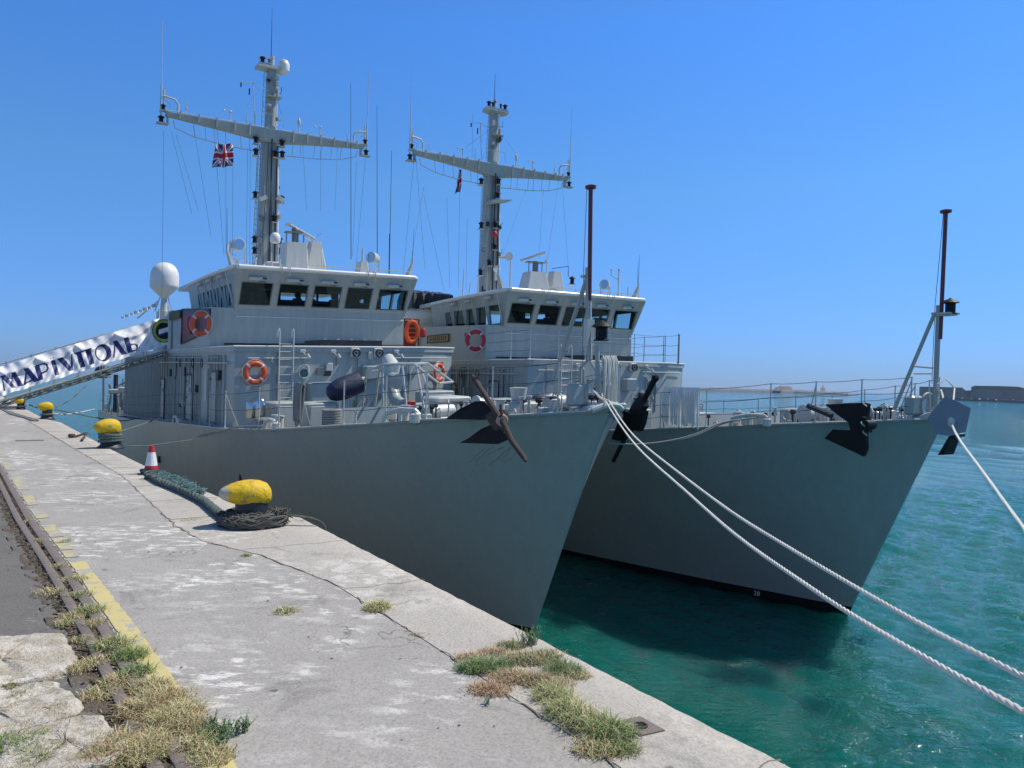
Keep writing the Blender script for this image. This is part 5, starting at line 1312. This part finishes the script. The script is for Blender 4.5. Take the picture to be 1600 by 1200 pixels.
Aw=Vector((10.04,16.9,5.6));Bw=Vector((6.3,9.0,4.3));end=Vector((2.2,.3,QZ))
P=planeline(None,Aw,Bw,[(1486,660),(1500,688),(1520,716),(1545,750),(1570,785),(1600,826),(1650,898)])
Pm=[F1(.2,.1,6.45)]+P
Pm+= [Vector((end.x,end.y,QZ+.03))];h=MB();strand3(h,smooth(Pm,6),.026,.2,5)
h.lathe(tuple(P[0]-Vector((0,0,.1))),[(.03,0),(.07,.05),(.075,.16),(.03,.22)],10)
h.tube([F1(.25,.1,6.3),F1(.15,-.15,6.6),F1(.1,.1,6.75),F1(0,.35,6.5),P[0]],.02,6)
h.tube([F1(.3,-.2,6.4),F1(.25,-.25,5.9),F1(.3,.05,6.1)],.018,6)
tag(h.build('mooring_rope','rope'),'single white mooring rope through the hexagonal plate at the outboard bow','mooring rope')
# rat guard
cN=(P[3]-P[0]).normalized();C0_=P[0];vs=[]
for px,py in ((1477,618),(1517,638),(1509,675),(1481,681),(1463,678),(1449,653)):
    r_=ray(px,py);o_=Vector((0,0,H));vs.append(o_+r_*((C0_-o_).dot(cN)/r_.dot(cN)))
h=MB();h.add([tuple(v) for v in vs]+[tuple(v+cN*-.012) for v in vs],[(0,1,2,3,4,5),(11,10,9,8,7,6)]+[(k,(k+1)%6,6+(k+1)%6,6+k) for k in range(6)])
M['ratg']=plain('blue_grey_plate',(.20,.24,.31),.4,scale=2);tag(h.build('rat_guard','ratg'),'blue grey hexagonal rat guard plate on the rope at the outboard bow','rat guard')
# slack lines between the ships
Pq=[F1(3.55,-3.15,5.6)]
for k,off in enumerate((0,4)):
    st=F1(3.3+.25*k,-3.15,5.62);en=F0(1.9,2.0,5.0);pts=[(1130,660+off*.4),(1090,677+off*.6),(1050,688+off*.4),(1000,694+off*.2),(950,693)]
    P=[st]+planeline(None,st,en,pts);h=MB();h.tube(smooth(P,4),.022,6)
    tag(h.build('breast_rope','ropeg'),('upper','lower')[k]+' slack grey rope sagging from the outboard chock across to the nearer bow','mooring rope','slack ropes between the two ships')
# lines at the nearer ship's side and stern
def wline(name,pts,r_,mat,lab,cat='mooring rope'):
    h=MB();h.tube(smooth([Vector(p) for p in pts],4),r_,6);return tag(h.build(name,mat),lab,cat)
wline('side_rope',[F0(9.2,-4.7,4.95)]+[F0(*A(0,x,y,t=-4.93)) for x,y in ((372,667),(340,675),(309,682))],.022,'ropeg','short grey rope end trailing along the hull below the steel drum')
wline('mooring_rope',[Q(17.3,-9.6,QZ+.3),F0(22,-6.8,4.35),F0(27.5,-5.2,4.05)],.022,'ropedk','dark rope from the far yellow bollard to the ship side')
wline('mooring_rope',[Q(5.75,-8.9,QZ+.25)]+planeline(None,Q(5.75,-8.9),F0(12.0,-4.6,4.0),[(190,694),(215,697),(250,694),(300,687)]),.014,'ropedk','thin dark line sagging against the hull behind the traffic cone')
wline('mooring_rope',[Q(5.9,-8.95,QZ+.32),F0(19,-6.0,4.5),F0(24,-5.25,4.2)],.024,'ropedk','thick dark rope rising from the second bollard to the ship deck')
wline('mooring_rope',[Q(23.5,-10.3,QZ+.25),F0(33,-8.0,4.0),F0(49,-5.0,3.3)],.025,'rope','long pale rope from the farthest bollard to the stern of the nearer ship')
wline('mooring_rope',[Q(17.2,-9.6,QZ+.4),F0(33,-7.5,4.9),F0(48,-4.8,6.0)],.02,'ropedk','dark sagging cable between the far bollard and the after deck')
# hanging rope bundles
def bundle(name,i,c,w_,hgt,n,mat,lab,cat,axis='s',r_=.02,sd=1,curl=True):
    rg=random.Random(sd);h=MB(SF[i]);s,t,z=c
    for k in range(n):
        o_=lerp(-w_/2,w_/2,(k+.5)/n)+rg.uniform(-.01,.01);L=hgt*rg.uniform(.8,1.0);dx=rg.uniform(-.03,.03)
        q_=lambda e,dz,y: (s+e,t+y,z+dz) if axis=='s' else (s+y,t+e,z+dz)
        h.tube([q_(o_,-.02,.06),q_(o_,.05,.0),q_(o_+dx*.3,-.06,-.06),q_(o_+dx,-L*.5,-.07+rg.uniform(-.02,.02)),q_(o_+dx*1.5,-L,-.05),q_(o_+dx*1.5+.03,-L-.03,-.02),q_(o_+dx+.05,-L*.5,.03),q_(o_+.03,-.02,.05)],r_,6)
    return tag(h.build(name,mat),lab,cat)
bundle('rope_bundle',0,(7.3,-td(7.3)+.04,zd(7.3)+1.12),.55,1.05,12,'ropeg','grey rope bundle hanging over the deck rail below the ladder of the nearer ship','rope bundle',sd=3,r_=.026)
c=A(0,952,560,t=.25);bundle('rope_bundle',0,(c[0],c[1],c[2]),.42,1.25,9,'rope','long white rope bundle hanging beside the jackstaff lamp at the nearer bow','rope bundle',axis='t',sd=5,r_=.02)
bundle('rope_curtain',1,(5.5,-td(5.5)+.03,zd(5.5)+1.12),1.5,1.1,22,'white','wide white curtain of rope hung over the rail of the outboard ship','rope bundle',sd=8,r_=.026)
def coil(i,c,R_,n,r_,mat,lab):
    h=MB(SF[i])
    for k in range(n):
        h.tube([(c[0]+R_*math.cos(a),c[1]+R_*math.sin(a),c[2]+r_+k*r_*1.8) for a in [j*math.pi/9+k for j in range(18)]],r_,6,True)
    return tag(h.build('rope_coil',mat),lab,'rope coil')
coil(0,A(0,518,660,t=-3.75)[:2]+(zd(6)-.05,),.22,7,.035,'ropeg','stacked grey rope coil on deck right of the hanging rope bundle')
coil(0,(5.6,-1.8,zd(5.6)-.05),.2,4,.03,'rope','low white rope coil inside the nearer foredeck rail')
coil(1,(2.5,1.2,zd(2.5)-.05),.25,4,.03,'ropedk','dark rope coil on the outboard foredeck behind the anchor')
# steel drum pair
o=thing('steel_drum',F0(9.6,-4.35,zd(9.6)),'pair of shiny steel cylinders on the deck edge below the left lifebuoy','steel drum')
c=A(0,394,640,t=-4.3);h=MB(F0);h.lathe((c[0],c[1],c[2]-.25),[(.17,0),(.18,.02),(.18,.48),(.17,.5),(.06,.52)],16);h.build('drum','steel',o)
c=A(0,407,638,t=-4.3);h=MB(F0);h.lathe((c[0],c[1],c[2]-.25),[(.14,0),(.15,.02),(.14,.45),(.11,.52),(.05,.56)],14);h.build('drum','steel',o)
h=MB(F0);h.bbox((10.1,-4.35,c[2]-.32),(.8,.4,.14),.03);h.build('stand','greyd',o)
# covered machine gun on its pintle
for i_,(p0_,p1_,lab) in ((0,((512,616),(562,597),'navy canvas covered gun on a pintle in front of the nearer deckhouse')),(1,((832,628),(858,622),'small navy canvas cover on the outboard ship seen between the ships'))):
    S_=8.0 if i_==0 else 9
    a=Vector(A(i_,*p0_,s=S_));b=Vector(A(i_,*p1_,s=S_));o=thing('covered_gun',SF[i_](*((a+b)/2)),lab,'covered gun');h=MB(SF[i_]);d=(b-a)
    rr_=[.05,.19,.28,.33,.33,.32,.31] if i_==0 else [.05,.12,.18,.2,.2,.18,.12]
    h.tube([a+d*u_ for u_ in (-.02,.04,.18,.42,.7,.95,1.0)],rr_,14);h.build('canvas_cover','navy',o)
    h=MB(SF[i_]);m_=a+d*.55;h.cyl((m_.x,m_.y,m_.z-.2),(m_.x,m_.y,zd(S_)-.07),.09,.12,10);h.tube([b,b+Vector((0,.16,.03))],.13,8);h.build('pintle','greyl',o)
# framed windscreen on the foredeck
o=thing('gun_shelter',F0(6.5,-1.8,zd(6.5)),'open frame shelter with clear panes standing on the nearer foredeck','shelter')
h=MB(F0);N1=[A(0,x,y,t=-2.0) for x,y in ((566,636),(573,580),(600,569),(647,569),(686,599),(662,636))]
N2=[(p[0]+.1,-1.55,p[2]+.02) for p in N1]
for L in (N1,N2): h.tube([L[0],L[1],L[2],L[3],L[4]],.032,6)
for k in range(1,5): h.tube([N1[k],N2[k]],.028,6)
for L in (N1,N2):
    for k,(x0_,x1_) in enumerate(((2,598),(3,638),(3,656))):
        a=A(0,(598,628,650)[k],569.5,t=L[0][1]);b=A(0,(598,635,662)[k],636,t=L[0][1]);h.tube([a,b],.03,6)
h.tube([A(0,655,572,t=-2.0),A(0,666,600,t=-2.0)],.025,5);h.build('frame','greyl',o)
h=MB(F0);h.add([N1[1],N1[2],N2[2],N2[1]],[(0,1,2,3)]);h.add([N1[2],A(0,598,632,t=-2.0),A(0,634,632,t=-2.0),A(0,628,570,t=-2.0)],[(0,1,2,3)]);h.build('pane','clear',o)
h=MB(F0);g=[A(0,x,y,t=-1.6) for x,y in ((598,560),(605,556),(622,557),(628,566),(628,572),(604,572))];h.prism([(p[0],p[1]-.3+.12*k) for k,p in enumerate(g)],6.0,6.9) if 0 else h.tube([A(0,606,560,t=-1.4),A(0,612,572,t=-1.4),A(0,610,600,t=-1.4),A(0,618,625,t=-1.4),A(0,630,630,t=-1.4)],[.18,.26,.2,.17,.12],12)
h.tube([A(0,612,590,t=-1.5),A(0,622,596,t=-1.5)],[.16,.24],12);h.build('ventilator','greyl',o)
h=MB(F0);h.bbox((5.3,-1.0,zd(5.3)+.55),(.9,1.0,.14),.04);h.bbox((5.3,-1.2,zd(5.3)+.25),(.7,.7,.5),.04);h.build('plinth','greyl',o)
# raft canister, crate, fire bottle
c=A(0,690,643,t=-1.6);h=MB(F0);h.tube([(c[0]-.05,c[1]-.42,c[2]),(c[0]-.05,c[1]-.36,c[2]),(c[0],c[1]+.3,c[2]+.02),(c[0],c[1]+.36,c[2]+.02)],[.1,.17,.17,.1],12);h.tube([(c[0]-.25,c[1]-.2,c[2]-.15),(c[0]-.25,c[1]+.2,c[2]-.15)],.03,5)
tag(h.build('raft_canister','white'),'small white canister lying on the foredeck left of the rusty anchor','canister')
c=A(0,641,632,t=-1.3);h=MB(F0);h.bbox(c,(.2,.26,.2),.02);tag(h.build('red_box','red'),'small red box on deck right of the double chock','box')
# covered boat stowed on the outboard ship
ca=Vector(A(1,634,480,s=27.5));cb=Vector(A(1,697,483,s=26.5));o=thing('covered_boat',F1(27,-3,8.8),'white boat under a black tarpaulin showing between the two bridges','boat')
d=(cb-ca);h=MB(F1);rings=[]
for u_,w_ in ((-.02,.2),(.06,.7),(.3,.95),(.7,1.0),(.92,.85),(1.0,.4)):
    p=ca+d*u_;rings.append([(p.x+1.5*w_*math.sin(a),p.y,p.z-.45+.75*w_*math.cos(a)*.9) for a in [j*math.pi/8 for j in range(16)]])
h.loft(rings);h.build('hull','white',o)
h=MB(F1);rings=[];rg=random.Random(3)
for k in range(25):
    u_=k/24;p=ca+d*lerp(-.05,.97,u_);e=.82+.06*math.sin(k*1.3)
    rings.append([(p.x+x*e*1.4,p.y+rg.uniform(-.02,.02),p.z+z*1.0+rg.uniform(-.035,.035)+(-.12*u_ if z>.5 else 0)) for x,z in ((-1,-.12),(-1.02,.2),(-.98,.48),(-.88,.78),(-.3,.95),(.5,.9),(.9,.5),(1,-.1))])
h.loft(rings);tp=h.build('tarpaulin','tarp',o,ang=25)
h=MB(F1);h.tube([(ca.x-1.48,ca.y,ca.z+.32),(ca.x-1.48,cb.y,ca.z+.2)],.03,5);h.build('lashing','black',tp)
# ---------------------------------------------------------------- anchors
def plate(h,i,pts,th):
    F=[A(i,x,y,t=t) for x,y,t in pts];n=len(F);a,p_=F,[(q_[0],q_[1]+th,q_[2]) for q_ in F]
    h.add(F+p_,[tuple(range(n)),tuple(range(2*n-1,n-1,-1))]+[(k,(k+1)%n,n+(k+1)%n,n+k) for k in range(n)])
o=thing('anchor',F0(.9,-2.2,5.4),'rusty anchor with a long slanting stock on the near side of the nearer bow','anchor','stowed anchors')
h=MB(F0);T=-2.6;h.tube([A(0,738,587,t=T),A(0,741,592,t=T),A(0,779,650,t=T-.1),A(0,787,662,t=T-.1),A(0,800,690,t=T),A(0,818,714,t=T),A(0,822,721,t=T)],[.035,.055,.06,.055,.055,.05,.03],8);h.build('stock','rust',o)
h=MB(F0);plate(h,0,[(695,655,-2.95),(707,647,-2.9),(718,639,-2.9),(742,627,-2.75),(756,627,-2.6),(768,638,-2.5),(772,650,-2.5),(752,656,-2.7)],.07);h.build('fluke','black',o)
h=MB(F0);plate(h,0,[(718,692,-2.9),(733,684,-2.85),(752,670,-2.75),(768,663,-2.6),(793,680,-2.5),(793,686,-2.5),(775,694,-2.6)],.07);h.build('fluke','black',o)
h=MB(F0);plate(h,0,[(758,650,-2.62),(770,640,-2.6),(782,640,-2.55),(786,652,-2.5),(788,672,-2.5),(780,680,-2.55),(768,668,-2.62)],.10);h.tube([A(0,760,650,t=-2.75),A(0,776,655,t=-2.75),A(0,784,648,t=-2.75),A(0,782,632,t=-2.75)],.03,6);h.build('crown','rust',o)
h=MB(F0);c=A(0,787,656,t=-2.6);h.tube([(c[0]+.12,c[1]+.02,c[2]),(c[0]-.10,c[1]-.10,c[2]),(c[0]-.115,c[1]-.108,c[2])],[.12,.12,.10],16);h.build('shank_end','rustl',o)
o=thing('anchor',F0(1.1,2.2,5.3),'black anchor with a long stock sticking out behind the nearer bow','anchor','stowed anchors')
h=MB(F0);T=2.3;h.tube([A(0,1024,590,t=T),A(0,1003,632,t=T),A(0,980,678,t=T),A(0,958,721,t=T)],[.075,.07,.06,.05],8);h.sph(A(0,1024,591,t=T),.1,8);h.build('stock','black',o)
h=MB(F0)
plate(h,0,[(955,686,2.2),(966,658,2.2),(978,648,2.2),(990,628,2.2),(1001,616,2.2),(1005,635,2.2),(996,650,2.2),(984,668,2.2),(975,682,2.2),(966,689,2.2)],.2);h.build('fluke','black',o)
h=MB(F0);plate(h,0,[(972,640,2.05),(985,646,2.05),(1007,642,2.05),(1003,662,2.05),(998,674,2.05),(984,672,2.05),(975,660,2.05)],.15);h.build('crown','black',o)
o=thing('anchor',F1(.9,-2.2,5.4),'black twin fluke anchor on the near side of the outboard bow','anchor','stowed anchors')
h=MB(F1);plate(h,1,[(1289,632,-2.75),(1350,629,-2.5),(1356,631,-2.45),(1354,650,-2.4),(1352,662,-2.4),(1325,660,-2.6),(1308,648,-2.7)],.12);h.build('fluke','black',o)
h=MB(F1);plate(h,1,[(1288,685,-2.75),(1301,671,-2.7),(1330,672,-2.55),(1352,668,-2.4),(1353,702,-2.35),(1348,713,-2.35),(1340,709,-2.4)],.12);h.build('fluke','black',o)
h=MB(F1);plate(h,1,[(1324,656,-2.7),(1342,650,-2.65),(1356,654,-2.6),(1357,676,-2.55),(1330,676,-2.65)],.15);c=A(1,1351,664,t=-2.8);h.cyl((c[0],c[1],c[2]),(c[0],c[1]+.3,c[2]),.12,.12,12);h.build('crown','black',o)
h=MB(F1)
for x,y in ((1347,663),(1350,677),(1350,632)): c=A(1,x,y,t=-2.82);h.tube([(c[0]-.08,c[1],c[2]-.05),(c[0],c[1]-.03,c[2]+.02),(c[0]+.02,c[1],c[2]+.06)],.02,5)
h.build('shackle','steel',o)
h=MB(F1);h.tube([A(1,1262,634,t=-2.3),A(1,1300,650,t=-2.3)],.07,6);h.build('shank','dark',o)
o=thing('anchor',F1(.9,2.0,5.2),'tip of a black anchor just showing below the hexagonal plate','anchor','stowed anchors')
h=MB(F1);plate(h,1,[(1465,711,1.6),(1483,681,1.6),(1493,679,1.6),(1491,683,1.6),(1485,683,1.6),(1474,711,1.6)],.5);h.build('fluke','black',o)
# ---------------------------------------------------------------- bollards, cone, old rope on the quay
def bollard(s,t,scale,label,ropes=0,yaw=0,nose=True,zs=1.):
    f=lambda x,y,z:Q(s,t,QZ)+BX*(x*scale)+BY*(y*scale)+Vector((0,0,z*scale*zs))
    n_=-ax(0)[1];n_=Matrix.Rotation(yaw,3,'Z')@n_;BX=n_;BY=Vector((0,0,1)).cross(n_)
    o=thing('bollard',Q(s,t,QZ),label,'bollard','yellow topped quay bollards')
    h=MB(f);h.lathe((0,0,-.02),[(.30,0),(.29,.03),(.22,.07),(.195,.12),(.185,.2),(.185,.33)],24);h.build('post','dark',o)
    h=MB(f);rings=[]
    tab=[(-.205,.04,.30,.37),(-.198,.11,.262,.43),(-.16,.165,.235,.485),(-.09,.195,.215,.515),(0,.208,.21,.528),(.08,.2,.222,.525),(.16,.182,.245,.512),(.23,.155,.27,.492),(.29,.13,.295,.468),(.335,.10,.318,.442),(.362,.06,.34,.415),(.37,.02,.36,.39)]
    for x,w_,zb,zt in tab:
        zc=(zb+zt)/2;hz=(zt-zb)/2
        rings.append([(x,w_*(abs(math.cos(a))**.85)*(1 if math.cos(a)>0 else -1),zc+hz*(abs(math.sin(a))**.85)*(1 if math.sin(a)>0 else -1)) for a in [j*2*math.pi/28 for j in range(28)]])
    h.loft(rings[:9],True);k0=len(h.F);h.build('cap','yellow',o)
    h=MB(f);h.loft(rings[8:],True);h.build('cap_nose','yelwhite' if nose else 'yellow',o)
    if ropes:
        h=MB(f)
        for k in range(ropes): h.tube([(.235*math.cos(a),.235*math.sin(a),.13+k*.055+.012*math.sin(a+k)) for a in [j*math.pi/10 for j in range(20)]],.028,7,True)
        tag(h.build('rope_turns','ropedk'),'turns of dark wet rope around the neck of the '+label.split(' bollard')[0]+' bollard','rope')
    return o
bollard(-3.97,-8.73,.94,'large nearest yellow bollard with a pale nose and frayed rope at its foot')
bollard(5.75,-9.12,.92,'second yellow bollard behind the traffic cone',3,.35,False,1.3)
bollard(17.0,-9.85,.80,'third dull yellow bollard in front of the sea under the banner',1,.3,False,1.35)
bollard(23.9,-10.5,.7,'farthest small yellow bollard under the lower end of the gangway',1,.3,False,1.3)
o=thing('traffic_cone',Q(.93,-9.02),'small red and white traffic cone on a black base at the quay edge','traffic cone')
c=Q(.93,-9.02);cz=QZ+.10
h=MB(lambda x,y,z:c+Vector((x*.92,y*.92,z*.92+.03)));h.bbox((0,0,.02),(.36,.36,.05),.02,.5);h.build('base','rubber',o)
h=MB(lambda x,y,z:c+Vector((x*.92,y*.92,z*.92+.03)));h.lathe((0,0,.045),[(.115,0),(.103,.07)],20);h.build('lower_band','maroon' if 0 else 'red',o)
h=MB(lambda x,y,z:c+Vector((x*.92,y*.92,z*.92+.03)));h.lathe((0,0,.1155),[(.1025,0),(.062,.235)],20);h.build('white_sleeve','white',o)
h=MB(lambda x,y,z:c+Vector((x*.92,y*.92,z*.92+.03)));h.lathe((0,0,.351),[(.061,0),(.04,.11),(.032,.115),(.02,.11)],20);h.build('tip','red',o)
h=MB();rg=random.Random(11);P=[G(x,y,QZ+.05) for x,y in ((226,743),(236,744),(250,752),(268,759),(285,766),(302,774),(320,783),(337,797),(352,808),(366,813))]
strand3(h,smooth(P,4),.052,.42,7)
tag(h.build('old_rope','ropedk'),'thick weathered green rope lying along the quay edge from cone to bollard','rope')
h=MB()
pp=smooth([G(x,y,QZ+.07) for x,y in ((244,741),(256,745),(270,749),(286,757),(300,765),(310,769))],3)
for k in range(330):
    u_=rg.random();c_=pp[min(len(pp)-1,int(u_*len(pp)))];w_=.13*(1-.3*u_)
    a=[c_+Vector((rg.uniform(-w_,w_),rg.uniform(-w_,w_)*1.2,rg.uniform(-.05,.05))) for _ in range(4)];h.tube(smooth(a,3),rg.uniform(.002,.007),4)
tag(h.build('netting','net'),'tangled teal netting draped over the thick rope beside the traffic cone','netting')
h=MB();c_=Q(-3.97,-8.73,QZ)
for k in range(120):
    R_=rg.uniform(.20,.375);z=rg.uniform(.012,.12)*(1.25-R_*1.4)*1.3;a0_=rg.uniform(0,6.28);L_=rg.uniform(1.2,4.0);nn=12
    h.tube([c_+Vector((math.cos(a0_+L_*j/nn)*R_*(1+.05*math.sin(j+k)),math.sin(a0_+L_*j/nn)*R_*.95,z+.02*math.sin(j*1.7+k))) for j in range(nn+1)],rg.uniform(.006,.02),5)
e0=c_+Vector((.30,.05,.06))
for k in range(90):
    a=[e0+Vector((rg.uniform(-.14,.1),rg.uniform(-.14,.14),rg.uniform(-.04,.12))) for _ in range(4)];h.tube(smooth(a,3),rg.uniform(.004,.010),4)
eg=Q(-4.4,-8.10,QZ)
for k in range(7): h.tube(smooth([e0+Vector((0,0,.05)),e0.lerp(eg,.6)+Vector((rg.uniform(-.03,.03),rg.uniform(-.03,.03),.07)),eg+Vector((.02,.02,.03)),eg+Vector((.05,.05,-.1))],4),.010,5)
tag(h.build('frayed_rope','ropebr'),'thick frayed brown rope coiled round the foot of the nearest bollard','rope')
# small things on the far quay
h=MB();g=G(112,684);h.sph((g.x,g.y,g.z+.05),.09,8,(1,1,.7));g2=G(122,676)
h.tube([g,Vector((g.x+.2,g.y+.3,g.z+.1)),G(128,688,QZ+.03)],.028,6)
tag(h.build('old_shackle','rust'),'small rusty shackle and chain end on the edge stones before the second bollard','shackle')
h=MB()
for k in range(4): h.tube([G(4+k*3,640+k*2,QZ+.02),G(30+k*3,648+k*1.5,QZ+.02),G(60-k*3,657,QZ+.03)],.025,5)
tag(h.build('spare_ropes','ropeg'),'loose grey ropes lying on the far quay under the gangway','rope')
# ---------------------------------------------------------------- tidy custom properties
for ob in bpy.data.objects:
    if '_o' in ob.keys(): del ob['_o']
